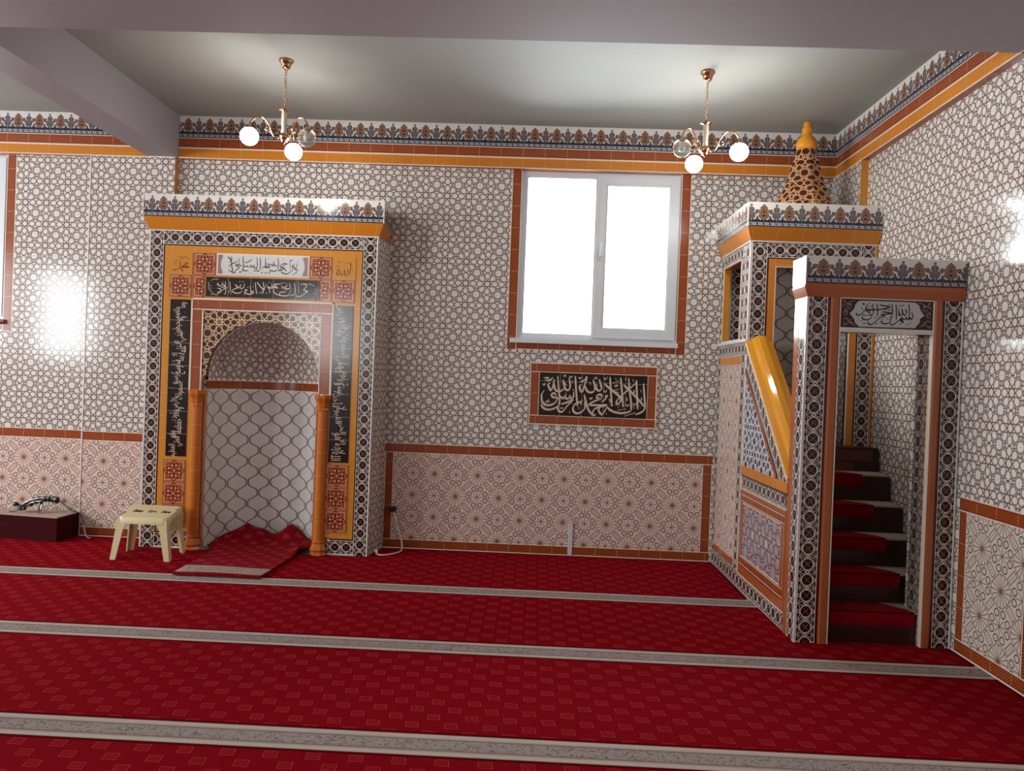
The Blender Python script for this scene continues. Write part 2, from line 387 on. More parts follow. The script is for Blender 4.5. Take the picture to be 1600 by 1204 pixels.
# ------------------------------------------------------------------ mesh helpers
class MB:
    def __init__(s): s.v = []; s.f = []; s.uv = []; s.mi = []; s.mats = []; s.sm = []
    def m(s, k):
        if k not in s.mats: s.mats.append(k)
        return s.mats.index(k)
    def face(s, pts, mat, uvs=None, smooth=False):
        i = len(s.v); s.v += [tuple(p) for p in pts]; s.f.append(tuple(range(i, i+len(pts)))); s.mi.append(s.m(mat)); s.sm.append(smooth)
        s.uv += list(uvs) if uvs else [(0.03, 0.03)]*len(pts)
        return s
    def strip(s, o, along, across, L, w, mat, s0=0., design=None, smooth=False):
        """Rectangle from o; uv = (along, across centred)."""
        o, a, c = Vector(o), Vector(along), Vector(across); k = (design or w)/w
        return s.face([o, o+a*L, o+a*L+c*w, o+c*w], mat, [(s0, -w/2*k), (s0+L, -w/2*k), (s0+L, w/2*k), (s0, w/2*k)], smooth)
    def chain(s, o, along, across, L, w, mat='chain', s0=0.):
        o, a, c = Vector(o), Vector(along), Vector(across); h = .062
        return s.face([o, o+a*L, o+a*L+c*w, o+c*w], mat, [(-h, s0), (-h, s0+L), (h, s0+L), (h, s0)])
    def box(s, x0, x1, y0, y1, z0, z1, mat, du=0., dv=0., skip='', **fm):
        g = lambda k: fm.get(k, mat)
        P = lambda x, y, z: (x, y, z)
        def q(k, pts, uvs):
            if k in skip.split(): return
            s.face(pts, g(k), [(a+du, b+dv) for a, b in uvs])
        q('f', [P(x0, y0, z0), P(x1, y0, z0), P(x1, y0, z1), P(x0, y0, z1)], [(x0, z0), (x1, z0), (x1, z1), (x0, z1)])
        q('b', [P(x1, y1, z0), P(x0, y1, z0), P(x0, y1, z1), P(x1, y1, z1)], [(x1, z0), (x0, z0), (x0, z1), (x1, z1)])
        q('l', [P(x0, y1, z0), P(x0, y0, z0), P(x0, y0, z1), P(x0, y1, z1)], [(y1, z0), (y0, z0), (y0, z1), (y1, z1)])
        q('r', [P(x1, y0, z0), P(x1, y1, z0), P(x1, y1, z1), P(x1, y0, z1)], [(y0, z0), (y1, z0), (y1, z1), (y0, z1)])
        q('t', [P(x0, y0, z1), P(x1, y0, z1), P(x1, y1, z1), P(x0, y1, z1)], [(x0, y0), (x1, y0), (x1, y1), (x0, y1)])
        q('d', [P(x0, y1, z0), P(x1, y1, z0), P(x1, y0, z0), P(x0, y0, z0)], [(x0, y1), (x1, y1), (x1, y0), (x0, y0)])
        return s
    def lathe(s, prof, c, seg, mat, smooth=True, a0=0, a1=2*PI, ax='z'):
        cx, cy, cz = c; run = 0; rows = []
        for i, (r, z) in enumerate(prof):
            if i: run += math.hypot(r-prof[i-1][0], z-prof[i-1][1])
            rows.append((r, z, run))
        for i in range(len(rows)-1):
            for j in range(seg):
                t0, t1 = a0+(a1-a0)*j/seg, a0+(a1-a0)*(j+1)/seg
                (ra, za, sa), (rb, zb, sb) = rows[i], rows[i+1]
                pts = [(cx+ra*math.cos(t0), cy+ra*math.sin(t0), cz+za), (cx+ra*math.cos(t1), cy+ra*math.sin(t1), cz+za), (cx+rb*math.cos(t1), cy+rb*math.sin(t1), cz+zb), (cx+rb*math.cos(t0), cy+rb*math.sin(t0), cz+zb)]
                R = max(ra, rb, .01)
                s.face(pts, mat, [(t0*R, sa), (t1*R, sa), (t1*R, sb), (t0*R, sb)], smooth)
        return s
    def tube(s, path, r, mat, seg=8, cap=True):
        pts = [Vector(p) for p in path]; rr = r if isinstance(r, (list, tuple)) else [r]*len(pts)
        rings = []; N = None
        for i, p in enumerate(pts):
            t = (pts[min(i+1, len(pts)-1)]-pts[max(i-1, 0)]).normalized()
            if N is None: N = t.orthogonal().normalized()
            else: N = (N-t*N.dot(t)).normalized()
            B = t.cross(N)
            rings.append([p+(N*math.cos(2*PI*k/seg)+B*math.sin(2*PI*k/seg))*rr[i] for k in range(seg)])
        for i in range(len(rings)-1):
            for k in range(seg):
                s.face([rings[i][k], rings[i][(k+1) % seg], rings[i+1][(k+1) % seg], rings[i+1][k]], mat, None, True)
        if cap: s.face(rings[0][::-1], mat); s.face(rings[-1], mat)
        return s
    def prism(s, prof, d, o, a, b, mat, capmat=None, smooth=False):
        """Closed 2-D profile (a,b axes) extruded along vector d from o; uv = (length, run)."""
        o, d, a, b = Vector(o), Vector(d), Vector(a), Vector(b); L = d.length
        P = [o+a*x+b*y for x, y in prof]; run = 0
        for i in range(len(P)):
            j = (i+1) % len(P); w = (P[j]-P[i]).length
            s.face([P[i], P[j], P[j]+d, P[i]+d], mat, [(0.02, run), (0.02, run+w), (0.02+L, run+w), (0.02+L, run)], smooth); run += w
        s.face(P[::-1], capmat or mat, [(x, y) for x, y in prof[::-1]]); s.face([p+d for p in P], capmat or mat, [(x, y) for x, y in prof])
        return s
    def build(s, name, parent=None, origin=(0, 0, 0), merge=True):
        me = bpy.data.meshes.new(name); o = Vector(origin)
        me.from_pydata([tuple(Vector(v)-o) for v in s.v], [], s.f)
        uvl = me.uv_layers.new(name='UVMap')
        for i, c in enumerate(s.uv): uvl.data[i].uv = c
        for k in s.mats: me.materials.append(MAT(k))
        for i, p in enumerate(me.polygons): p.material_index = s.mi[i]; p.use_smooth = s.sm[i]
        if merge:
            import bmesh
            bm = bmesh.new(); bm.from_mesh(me); bmesh.ops.remove_doubles(bm, verts=bm.verts, dist=1e-5)
            bmesh.ops.recalc_face_normals(bm, faces=bm.faces); bm.to_mesh(me); bm.free()
        me.update()
        ob = bpy.data.objects.new(name, me); COL.objects.link(ob)
        if parent is not None: ob.parent = parent
        else: ob.location = o
        return ob

def thing(name, label, cat, loc, rz=0, group=None):
    o = bpy.data.objects.new(name, None); COL.objects.link(o); o.location = loc; o.rotation_euler = (0, 0, rz); o.empty_display_size = .1
    o['label'] = label; o['category'] = cat
    if group: o['group'] = group
    return o
def tag(o, label, cat, group=None):
    o['label'] = label; o['category'] = cat
    if group: o['group'] = group
    return o
def struct(o, label=None):
    o['kind'] = 'structure'
    if label: o['label'] = label
    return o
X, Y, Z = (1, 0, 0), (0, 1, 0), (0, 0, 1)

# ------------------------------------------------------------------ lettering
def smooth_path(pts, n=6):
    P = [Vector(p) for p in pts]
    if len(P) < 3:
        return P
    out = []
    for i in range(len(P)-1):
        p0 = P[i-1] if i else P[0]*2-P[1]; p1, p2 = P[i], P[i+1]; p3 = P[i+2] if i+2 < len(P) else P[-1]*2-P[-2]
        for k in range(n):
            t = k/n
            out.append(.5*((2*p1)+(p2-p0)*t+(2*p0-5*p1+4*p2-p3)*t*t+(3*p1-p0-3*p2+p3)*t**3))
    out.append(P[-1]); return out
def pen(mb, strokes, to3d, w, mat, nib=1.05, thin=.38):
    """Broad-nib strokes: strokes are 2-D polylines, to3d maps 2-D to world, w the full nib width in 2-D units."""
    k = 0
    for st in strokes:
        ww = w
        if isinstance(st, tuple) and isinstance(st[0], (int, float)): ww = w*st[0]; st = st[1]
        P = smooth_path(st); n = len(P)
        L = []; R = []
        for i in range(n):
            t = P[min(i+1, n-1)]-P[max(i-1, 0)]
            if t.length < 1e-9: t = Vector((1, 0))
            t.normalize(); th = math.atan2(-t.y, t.x)
            wd = ww*(thin+(1-thin)*abs(math.sin(th-nib)))
            e = min(i, n-1-i)/max(1, n*.12); wd *= min(1, .55+.45*e)
            nn = Vector((-t.y, t.x))
            L.append(P[i]+nn*wd/2); R.append(P[i]-nn*wd/2)
        lift = .00012*(k % 7); k += 1
        for i in range(n-1):
            mb.face([to3d(*L[i], lift), to3d(*L[i+1], lift), to3d(*R[i+1], lift), to3d(*R[i], lift)], mat)
    return mb
def dots(mb, pts, to3d, r, mat):
    for x, y in pts:
        mb.face([to3d(x-r, y, .0009), to3d(x, y-r, .0009), to3d(x+r, y, .0009), to3d(x, y+r, .0009)], mat)

AR = {}                                              # contextual forms: isolated, final, initial, medial
def _forms():
    base = 'ابةتثجحخدذرزسشصضطظعغفقكلمنهويى'
    tab = {'ا': 'FE8D FE8E', 'ب': 'FE8F FE90 FE91 FE92', 'ة': 'FE93 FE94', 'ت': 'FE95 FE96 FE97 FE98', 'ث': 'FE99 FE9A FE9B FE9C', 'ج': 'FE9D FE9E FE9F FEA0',
           'ح': 'FEA1 FEA2 FEA3 FEA4', 'خ': 'FEA5 FEA6 FEA7 FEA8', 'د': 'FEA9 FEAA', 'ذ': 'FEAB FEAC', 'ر': 'FEAD FEAE', 'ز': 'FEAF FEB0', 'س': 'FEB1 FEB2 FEB3 FEB4',
           'ش': 'FEB5 FEB6 FEB7 FEB8', 'ص': 'FEB9 FEBA FEBB FEBC', 'ض': 'FEBD FEBE FEBF FEC0', 'ط': 'FEC1 FEC2 FEC3 FEC4', 'ظ': 'FEC5 FEC6 FEC7 FEC8', 'ع': 'FEC9 FECA FECB FECC',
           'غ': 'FECD FECE FECF FED0', 'ف': 'FED1 FED2 FED3 FED4', 'ق': 'FED5 FED6 FED7 FED8', 'ك': 'FED9 FEDA FEDB FEDC', 'ل': 'FEDD FEDE FEDF FEE0', 'م': 'FEE1 FEE2 FEE3 FEE4',
           'ن': 'FEE5 FEE6 FEE7 FEE8', 'ه': 'FEE9 FEEA FEEB FEEC', 'و': 'FEED FEEE', 'ي': 'FEF1 FEF2 FEF3 FEF4', 'ى': 'FEEF FEF0', 'ؤ': 'FE85 FE86', 'ئ': 'FE89 FE8A FE8B FE8C', 'أ': 'FE83 FE84', 'إ': 'FE87 FE88', 'ء': 'FE80 FE80'}
    for k, s in tab.items(): AR[k] = [chr(int(h, 16)) for h in s.split()]
_forms()
def shape(word):
    LAM = {'ا': ('FEFB', 'FEFC'), 'أ': ('FEF7', 'FEF8'), 'إ': ('FEF9', 'FEFA')}
    out = []; i = 0; prev = False
    while i < len(word):
        ch = word[i]; F = AR.get(ch)
        if F is None: out.append(ch); prev = False; i += 1; continue
        if ch == 'ل' and i+1 < len(word) and word[i+1] in LAM:
            out.append(chr(int(LAM[word[i+1]][1 if prev else 0], 16))); prev = False; i += 2; continue
        dual = len(F) == 4
        nxt = i+1 < len(word) and word[i+1] in AR and dual and word[i+1] != 'ء'
        out.append(F[3] if prev and nxt else F[1] if prev else F[2] if nxt else F[0]); prev = nxt; i += 1
    return ''.join(reversed(out))
def text_polys(s):
    """Outline mesh of a shaped string: (verts 2-D, faces, width)."""
    c = bpy.data.curves.new('lettering', 'FONT'); c.body = s; c.resolution_u = 2; c.fill_mode = 'FRONT'
    o = bpy.data.objects.new('lettering', c); COL.objects.link(o); bpy.context.view_layer.update()
    me = o.evaluated_get(bpy.context.evaluated_depsgraph_get()).to_mesh()
    V = [(v.co.x, v.co.y) for v in me.vertices]; F = [tuple(p.vertices) for p in me.polygons]
    bpy.data.objects.remove(o); bpy.data.curves.remove(c)
    return V, F
def write_words(mb, words, to3d, length, height, mat, rows=2, slant=.0):
    """Words in reading order along -x from x = length to 0 inside a band 0..height, set in overlapping tiers like carved script."""
    n = len(words); shaped = [text_polys(shape(w)) for w in words]
    wid = [max(x for x, y in V)-min(x for x, y in V) for V, F in shaped]
    tot = sum(wid); k = length/(tot*.80); x = length
    for i, (V, F) in enumerate(shaped):
        x0 = min(p[0] for p in V); y0 = min(p[1] for p in V); y1 = max(p[1] for p in V)
        hh = height*(.66 if rows == 2 else .8); sy = hh/max(y1-y0, .62)
        base = (height-hh)*(0.95 if i % 2 else 0.05) if rows == 2 else height*.1
        w = wid[i]*k
        for f in F:
            mb.face([to3d(x-w+(V[j][0]-x0)*k, base+(V[j][1]-y0)*sy, .0002*(i % 3)) for j in f], mat)
        x -= w*.80
    return mb

# ================================================================== THE ROOM
H = 3.917; XR = 5.885; CB = 3.53                     # ceiling height, right wall, cornice underside
def wr(mb, x0, x1, z0, z1, mat, y=0., du=0., dv=0.):
    mb.face([(x0, y, z0), (x1, y, z0), (x1, y, z1), (x0, y, z1)], mat, [(x0+du, z0+dv), (x1+du, z0+dv), (x1+du, z1+dv), (x0+du, z1+dv)])
def redh(mb, x0, x1, z0, z1, y=0.): mb.strip((x0, y, z0), X, Z, x1-x0, z1-z0, 'red', s0=x0, design=.09)
def redv(mb, x0, x1, z0, z1, y=0.): mb.strip((x0, y, z0), Z, X, z1-z0, x1-x0, 'red', s0=z0, design=.09)
def wainscot(mb, x0, x1, y, du, left=0., right=0.):
    """Lower tiling of a wall in the xz plane, with optional red side strips."""
    redh(mb, x0, x1, 0, .085, y); redh(mb, x0, x1, .885, .975, y)
    a, b = x0+left, x1-right
    if left: redv(mb, x0, a, .085, .885, y)
    if right: redv(mb, b, x1, .085, .885, y)
    wr(mb, a, b, .085, .885, 'wains', y, du, -.5)
SU, SV = -.012, -.172
def window_trim(mb, x0, x1, zb):
    redv(mb, x0-.092, x0, zb-.09, CB, 0); redv(mb, x1, x1+.092, zb-.09, CB, 0); redh(mb, x0, x1, zb-.09, zb, 0)

mb = MB()
# right bay: recessed wall plane
redh(mb, 1.37, 4.84, 0, .085); redh(mb, 1.37, 4.84, .885, .975); redv(mb, 1.826, 1.905, .085, .885); redv(mb, 4.75, 4.84, .085, .885)
wr(mb, 1.37, 1.826, .085, .885, 'wains', 0, -2.09, -.5); wr(mb, 1.905, 4.75, .085, .885, 'wains', 0, -2.09, -.5)
w0, w1, wz = 3.0, 4.46, 1.972
wr(mb, 1.37, w0-.092, .975, CB, 'star', 0, SU, SV)
wr(mb, -.21, .20, 0, CB, 'star', 0, SU, SV); wr(mb, .20, 1.37, 2.1, CB, 'star', 0, SU, SV)
wr(mb, w0-.092, w1+.092, .975, wz-.09, 'star', 0, SU, SV)
wr(mb, w1+.092, XR, .975, CB, 'star', 0, SU, SV); wr(mb, 4.84, XR, 0, .975, 'star', 0, SU, SV)
window_trim(mb, w0, w1, wz)
wr(mb, w0, w1, CB, H, 'paint'); wr(mb, -.21, w0, CB, H, 'paint'); wr(mb, w1, XR, CB, H, 'paint')
# window 1 reveal
for (a, b, c, d, e, f) in ((w0, w0, 0, .16, wz, CB), (w1, w1, 0, .16, wz, CB)):
    mb.face([(a, 0, wz), (a, .16, wz), (a, .16, CB), (a, 0, CB)], 'pvc')
mb.face([(w0, 0, wz), (w1, 0, wz), (w1, .16, wz), (w0, .16, wz)], 'pvc'); mb.face([(w0, 0, CB), (w1, 0, CB), (w1, .16, CB), (w0, .16, CB)], 'orange_red')
# pier under the cross beam (7 cm proud)
PL, PR, PY = -1.0, -.21, -.07
wainscot(mb, PL, PR, PY, .99)
wr(mb, PL, PR, .975, CB, 'star', PY, .0, -.19)
mb.face([(PR, PY, 0), (PR, 0, 0), (PR, 0, H), (PR, PY, H)], 'orange', [(0, 0), (.07, 0), (.07, H), (0, H)])
mb.face([(PL, PY, 0), (PL, 0, 0), (PL, 0, H), (PL, PY, H)], 'white')
# left bay with the second window
v0, v1 = -3.30, -1.838
wainscot(mb, -6.0, PL, 0, .99)
wr(mb, v1+.092, PL, .975, CB, 'star', 0, -.046, -.19); wr(mb, v0-.092, v1+.092, .975, wz-.09, 'star', 0, -.046, -.19); wr(mb, -6, v0-.092, .975, CB, 'star', 0, -.046, -.19)
window_trim(mb, v0, v1, wz)
wr(mb, -6, PL, CB, H, 'paint')
for a in (v0, v1): mb.face([(a, 0, wz), (a, .16, wz), (a, .16, CB), (a, 0, CB)], 'pvc')
mb.face([(v0, 0, wz), (v1, 0, wz), (v1, .16, wz), (v0, .16, wz)], 'pvc'); mb.face([(v0, 0, CB), (v1, 0, CB), (v1, .16, CB), (v0, .16, CB)], 'orange_red')
struct(mb.build('wall_back'), 'long tiled wall that faces the viewer')
# white corner bead of the pier and bead lines
struct(MB().box(PL-.006, PL+.006, PY-.004, PY+.006, 0, CB, 'white').build('trim_1'))

# right wall (x = XR), with a pier in the corner and the orange reveal
def wy(mb, y0, y1, z0, z1, mat, x=XR, du=0., dv=0.):
    mb.face([(x, y0, z0), (x, y1, z0), (x, y1, z1), (x, y0, z1)], mat, [(y0+du, z0+dv), (y1+du, z0+dv), (y1+du, z1+dv), (y0+du, z1+dv)])
mb = MB()
RX = 5.82; RY = -.63
mc = MB(); wy(mc, RY, 0, 0, CB, 'star', RX, -.005, -.17)
mc.face([(RX, RY, 0), (XR, RY, 0), (XR, RY, CB), (RX, RY, CB)], 'orange_bright', [(0, 0), (.065, 0), (.065, CB), (0, CB)])
struct(mc.build('trim_5'), 'shallow corner pier with an orange edge behind the cone roof')
wy(mb, -2.21, RY, 0, CB, 'star', XR, -.006, -.133)
wy(mb, -11, -2.21, .975, CB, 'star', XR, -.006, -.133)
mb.strip((XR, -11, 0), Y, Z, 11-2.21, .085, 'red', s0=0, design=.09); mb.strip((XR, -11, .885), Y, Z, 11-2.21, .09, 'red', s0=0, design=.09)
ys = [-2.21, -2.30, -2.875, -2.965, -5.0, -5.09, -7.0, -7.09, -11]
for i in range(len(ys)-1):
    if i % 2 == 0: mb.strip((XR, ys[i+1], .085), Z, Y, .8, ys[i]-ys[i+1], 'red', s0=.0, design=.09)
    else: wy(mb, ys[i+1], ys[i], .085, .885, 'wains_pale', XR, 2.671, -.5)
wy(mb, -11, 0, CB, H, 'paint', XR)
struct(mb.build('wall_right'), 'tiled side wall beside the pulpit')

# unseen sides that close the room
struct(MB().box(-6.1, -6, -11, .0, 0, H, 'paint').build('wall_left')); struct(MB().box(-6, XR, -11.1, -11, 0, H, 'paint').build('wall_rear'))
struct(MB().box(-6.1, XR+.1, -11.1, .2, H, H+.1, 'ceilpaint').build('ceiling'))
struct(MB().box(-6.1, XR+.1, -11.1, .2, -.12, -.014, 'concrete').build('floor'))

# cornices: palmette crest, red strip, orange band
def cornice(name, x0, x1, y0, y1, face):
    mb = MB()
    if face == 'f':
        a0, L, al, o = x0, x1-x0, X, lambda z: (x0, y0, z)
    else:
        a0, L, al, o = y0, y1-y0, Y, lambda z: (x0, y0, z)
    s = a0 if face == 'f' else a0
    off = .0 if face == 'f' else .05
    p = Vector(o(3.717)); d = Vector(al)
    mb.face([p, p+d*L, p+d*L+Vector((0, 0, .2)), p+Vector((0, 0, .2))], 'crest', [(s+off, 0), (s+L+off, 0), (s+L+off, .2), (s+off, .2)])
    mb.strip(o(3.622), al, Z, L, .095, 'red', s0=s, design=.09)
    p = Vector(o(CB)); mb.face([p, p+d*L, p+d*L+Vector((0, 0, .092)), p+Vector((0, 0, .092))], 'orange', [(s, .05), (s+L, .05), (s+L, .15), (s, .15)])
    if face == 'f':
        mb.face([(x0, y0, CB), (x1, y0, CB), (x1, y1, CB), (x0, y1, CB)], 'orange_red')
        for xx in (x0, x1): mb.face([(xx, y0, CB), (xx, y1, CB), (xx, y1, H), (xx, y0, H)], 'orange_plain')
        mb.box(x0, x1, y0-.003, y0, CB-.004, CB+.004, 'cream'); mb.box(x0, x1, y0-.003, y0, 3.615, 3.623, 'cream')
    else:
        mb.face([(x0, y0, CB), (x1, y0, CB), (x1, y1, CB), (x0, y1, CB)], 'orange_red')
        mb.box(x0-.003, x0, y0, y1, CB-.004, CB+.004, 'cream'); mb.box(x0-.003, x0, y0, y1, 3.615, 3.623, 'cream')
    return struct(mb.build(name))
cornice('trim_2', PR+.03, RX, -.07, 0, 'f')
cornice('trim_3', -6, -.47, -.07, 0, 'f')
cornice('trim_4', RX, XR, -11, -.07, 'r')

# concrete beams
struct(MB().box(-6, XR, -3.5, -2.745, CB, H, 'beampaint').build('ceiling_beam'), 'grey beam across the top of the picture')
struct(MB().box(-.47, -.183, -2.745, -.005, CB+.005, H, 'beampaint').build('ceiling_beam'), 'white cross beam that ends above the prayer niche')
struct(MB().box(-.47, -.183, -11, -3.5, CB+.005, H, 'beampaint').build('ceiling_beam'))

# ------------------------------------------------------------------ carpet
mb = MB(); c0 = -.012
def cf(x0, x1, y0, y1):
    mb.face([(x0, y0, 0), (x1, y0, 0), (x1, y1, 0), (x0, y1, 0)], 'carpet', [(x0, y0), (x1, y0), (x1, y1), (x0, y1)])
cf(-5.99, 5.88, -10.99, -.415); cf(-5.99, -.275, -.415, -.075); cf(1.785, 5.88, -.415, -.075); cf(1.785, 5.80, -.075, -.004)
for a, b in (((-5.99, -10.99), (5.88, -10.99)), ((5.88, -10.99), (5.88, -.075)), ((-5.99, -.075), (-5.99, -10.99))):
    mb.face([(a[0], a[1], 0), (b[0], b[1], 0), (b[0], b[1], c0), (a[0], a[1], c0)], 'carpet')
tag(mb.build('prayer_carpet'), 'red wall-to-wall prayer carpet with small pink squares and beige row borders', 'carpet')

# ------------------------------------------------------------------ windows
def glassmat():
    g = G('window_glass'); t = g.n.new('ShaderNodeBsdfTransparent'); gl = g.n.new('ShaderNodeBsdfGlossy'); gl.inputs['Roughness'].default_value = .02
    f = g.n.new('ShaderNodeFresnel'); f.inputs[0].default_value = 1.45; mx = g.n.new('ShaderNodeMixShader')
    g.link(f.outputs[0], mx.inputs[0]); g.link(t.outputs[0], mx.inputs[1]); g.link(gl.outputs[0], mx.inputs[2]); g.link(mx.outputs[0], g.out.inputs[0])
    return g.m
BUILD['glass'] = glassmat
def frame(mb, x0, x1, z0, z1, y0, y1, w, mat='pvc'):
    """Four mitred frame members with a slightly raised bead."""
    for (a, b, c, d) in ((x0, x0+w, z0, z1), (x1-w, x1, z0, z1), (x0+w, x1-w, z0, z0+w), (x0+w, x1-w, z1-w, z1)):
        mb.box(a, b, y0, y1, c, d, mat)
    b = w*.22
    for (a, e, c, d) in ((x0+w, x0+w+b, z0+w, z1-w), (x1-w-b, x1-w, z0+w, z1-w), (x0+w+b, x1-w-b, z0+w, z0+w+b), (x0+w+b, x1-w-b, z1-w-b, z1-w)):
        mb.box(a, e, y0+.012, y1-.01, c, d, mat)
def window(name, x0, x1, zb, zt, label):
    root = bpy.data.objects.new(name, None); COL.objects.link(root); root.location = (x0, .05, zb); struct(root, label)
    o = root.location; mm = x0+(x1-x0)*.488
    m = MB(); frame(m, x0, x1, zb, zt, .03, .09, .045); m.box(mm-.03, mm+.03, .03, .09, zb+.045, zt-.045, 'pvc'); m.build('window_frame', root, o)
    m = MB(); frame(m, mm-.015, x1-.012, zb+.03, zt-.025, .0, .045, .078); m.box(mm+.002, mm+.007, -.0015, 0, zb+.05, zt-.05, 'white')
    sash = m.build('window_sash', root, o)
    m = MB(); hx = mm+.03; hz = zb+(zt-zb)*.5
    m.box(hx-.014, hx+.014, -.012, 0, hz-.035, hz+.035, 'pvc'); m.tube([(hx, -.012, hz), (hx, -.045, hz-.002), (hx, -.05, hz+.02), (hx, -.05, hz+.12)], [.009, .009, .010, .007], 'pvc')
    m.build('window_handle', sash, (0, 0, 0))
    MB().box(x0+.045, mm-.03, .058, .062, zb+.045, zt-.045, 'glass').build('window_pane', root, o)
    MB().box(mm+.063, x1-.09, .02, .024, zb+.108, zt-.103, 'glass').build('window_pane', root, o)
    m = MB(); m.box(x0-.06, x1+.012, -.055, .03, zb-.028, zb, 'pvc'); m.box(x0-.06, x1+.012, -.055, -.043, zb-.042, zb-.028, 'pvc'); m.build('window_sill', root, o)
    # handle is given in world space under the sash, shift to the frame's origin
    for ch in sash.children: ch.location = -Vector(o)
    return root
window('window_1', w0, w1, wz+.012, CB-.001, 'white two-part window above the black inscription panel')
window('window_2', v0, v1, wz+.012, CB-.001, 'window at the left edge of the picture')

# ================================================================== PRAYER NICHE
MY = -.40
OX, OY = .755, -.2
mih = thing('prayer_niche', 'tall tiled prayer niche with orange frame and arched recess in the wall', 'prayer niche', (OX, OY, 0))
MO = (OX, OY, 0)
def part(mb, name, parent=mih, o=MO, label=None):
    ob = mb.build(name, parent, o if parent in (mih,) else (0, 0, 0))
    if label: ob['label'] = label
    return ob
def sub(mb, name, parent, label=None, o=MO):
    ob = mb.build(name, parent, o)                   # parents sit at the thing's origin, so the same origin serves
    if label: ob['label'] = label
    return ob
NX, NR, NZ = .787, .5, 1.525                         # niche axis, radius, springing height
BL, BR = -.26, 1.77
m = MB()
m.box(BL, .25, MY+.014, -.001, 0, 2.80, 'star', SU, SV, skip='f r'); m.box(1.325, BR-.002, MY+.014, -.001, 0, 2.80, 'star', SU, SV, skip='f l r')
m.face([(BR, MY+.012, 0), (1.832, -.001, 0), (1.802, -.001, 2.80), (BR, MY+.012, 2.80)], 'star', [(-.41, -.17), (0, -.17), (0, 2.63), (-.41, 2.63)])   # slightly splayed flank
m.box(.25, 1.325, MY+.014, -.001, 2.11, 2.80, 'star', SU, SV, skip='f l r')
part(m, 'masonry_body', label='star-tiled sides of the niche')
m = MB()
m.chain((BL+.012, MY, .0), Z, X, 2.80, .118); m.chain((BR-.125, MY, 0), Z, X, 2.80, .118)
m.chain((BL+.13, MY, 2.682), X, Z, 1.775, .118); m.chain((BL+.13, MY, .012), X, Z, .285, .118); m.chain((1.385, MY, .012), X, Z, .26, .118)
for (a, b, c, d) in ((BL, BL+.012, 0, 2.8), (BR-.007, BR, 0, 2.8)): m.box(a, b, MY-.003, MY+.014, c, d, 'white')
for (a, b, c, d) in ((BL+.012, BL+.13, 0, 2.8), (BR-.125, BR-.007, 0, 2.8)): m.face([(a, MY+.012, c), (b, MY+.012, c), (b, MY+.012, d), (a, MY+.012, d)], 'white')
m.box(BL+.13, .15, MY+.0, MY+.012, 0, .012, 'white'); m.box(1.385, BR-.125, MY, MY+.012, 0, .012, 'white')
part(m, 'ring_border', label='black border of linked white rings')
m = MB()
FY = MY+.001
m.box(-.13, .25, FY, FY+.012, .132, 2.682, 'darkred'); m.box(1.325, 1.645, FY, FY+.012, .132, 2.682, 'darkred'); m.box(.25, 1.325, FY, FY+.012, 2.11, 2.682, 'darkred')
part(m, 'dark_edge')
m = MB(); fy = MY-.006
m.box(-.112, .25, fy, FY, .145, 2.668, 'orange_bright', .045, .03); m.box(1.325, 1.636, fy, FY, .145, 2.668, 'orange_bright', .045, .03); m.box(.25, 1.325, fy, FY, 2.112, 2.668, 'orange_bright', .045, .03)
part(m, 'orange_field')
py = MY-.012
def tile(x0, x1, z0, z1, mat, name, us=None, label=None, uv=None, yy=py):
    m = MB(); m.box(x0, x1, yy, fy, z0, z1, mat, skip='f b')
    uv = uv or [(0, 0), (x1-x0, 0), (x1-x0, z1-z0), (0, z1-z0)]
    m.face([(x0, yy, z0), (x1, yy, z0), (x1, yy, z1), (x0, yy, z1)], mat, uv)
    return part(m, name, label=label)
RU = [(0, 0), (.2, 0), (.2, .2), (0, .2)]
for x0, z0 in ((.147, 2.414), (1.178, 2.414), (-.063, 2.217), (1.383, 2.217), (-.063, .588), (-.063, .388), (-.063, .188), (1.383, .60), (1.383, .40), (1.383, .20)):
    tile(x0, x0+.198, z0, z0+.196, 'rosette', 'rosette_tile', uv=RU, label='pink tile with a dark red eight-petal rosette')
tile(.147, .246, 2.217, 2.413, 'rosette', 'rosette_tile', uv=[(0, 0), (.1, 0), (.1, .2), (0, .2)], label='half of a pink rosette tile')
tile(1.274, 1.376, 2.217, 2.413, 'rosette', 'rosette_tile', uv=[(.1, 0), (.2, 0), (.2, .2), (.1, .2)], label='half of a pink rosette tile')
n1 = tile(-.063, .137, 2.416, 2.61, 'orange_bright', 'name_tile', label='orange tile with a small red Arabic name, upper left')
n2 = tile(1.383, 1.583, 2.414, 2.61, 'orange_bright', 'name_tile', label='orange tile with a small red Arabic name, upper right')
wp = tile(.352, 1.174, 2.418, 2.612, 'cream', 'white_inscription', label='white panel with brown Arabic script')
bp = tile(.262, 1.270, 2.228, 2.402, 'black', 'black_inscription', label='black panel with pale Arabic script over the arch')
lv = tile(-.048, .134, .812, 2.195, 'black', 'upright_inscription', label='left upright black strip of Arabic script')
rv = tile(1.398, 1.576, .814, 2.188, 'black', 'upright_inscription', label='right upright black strip of Arabic script')

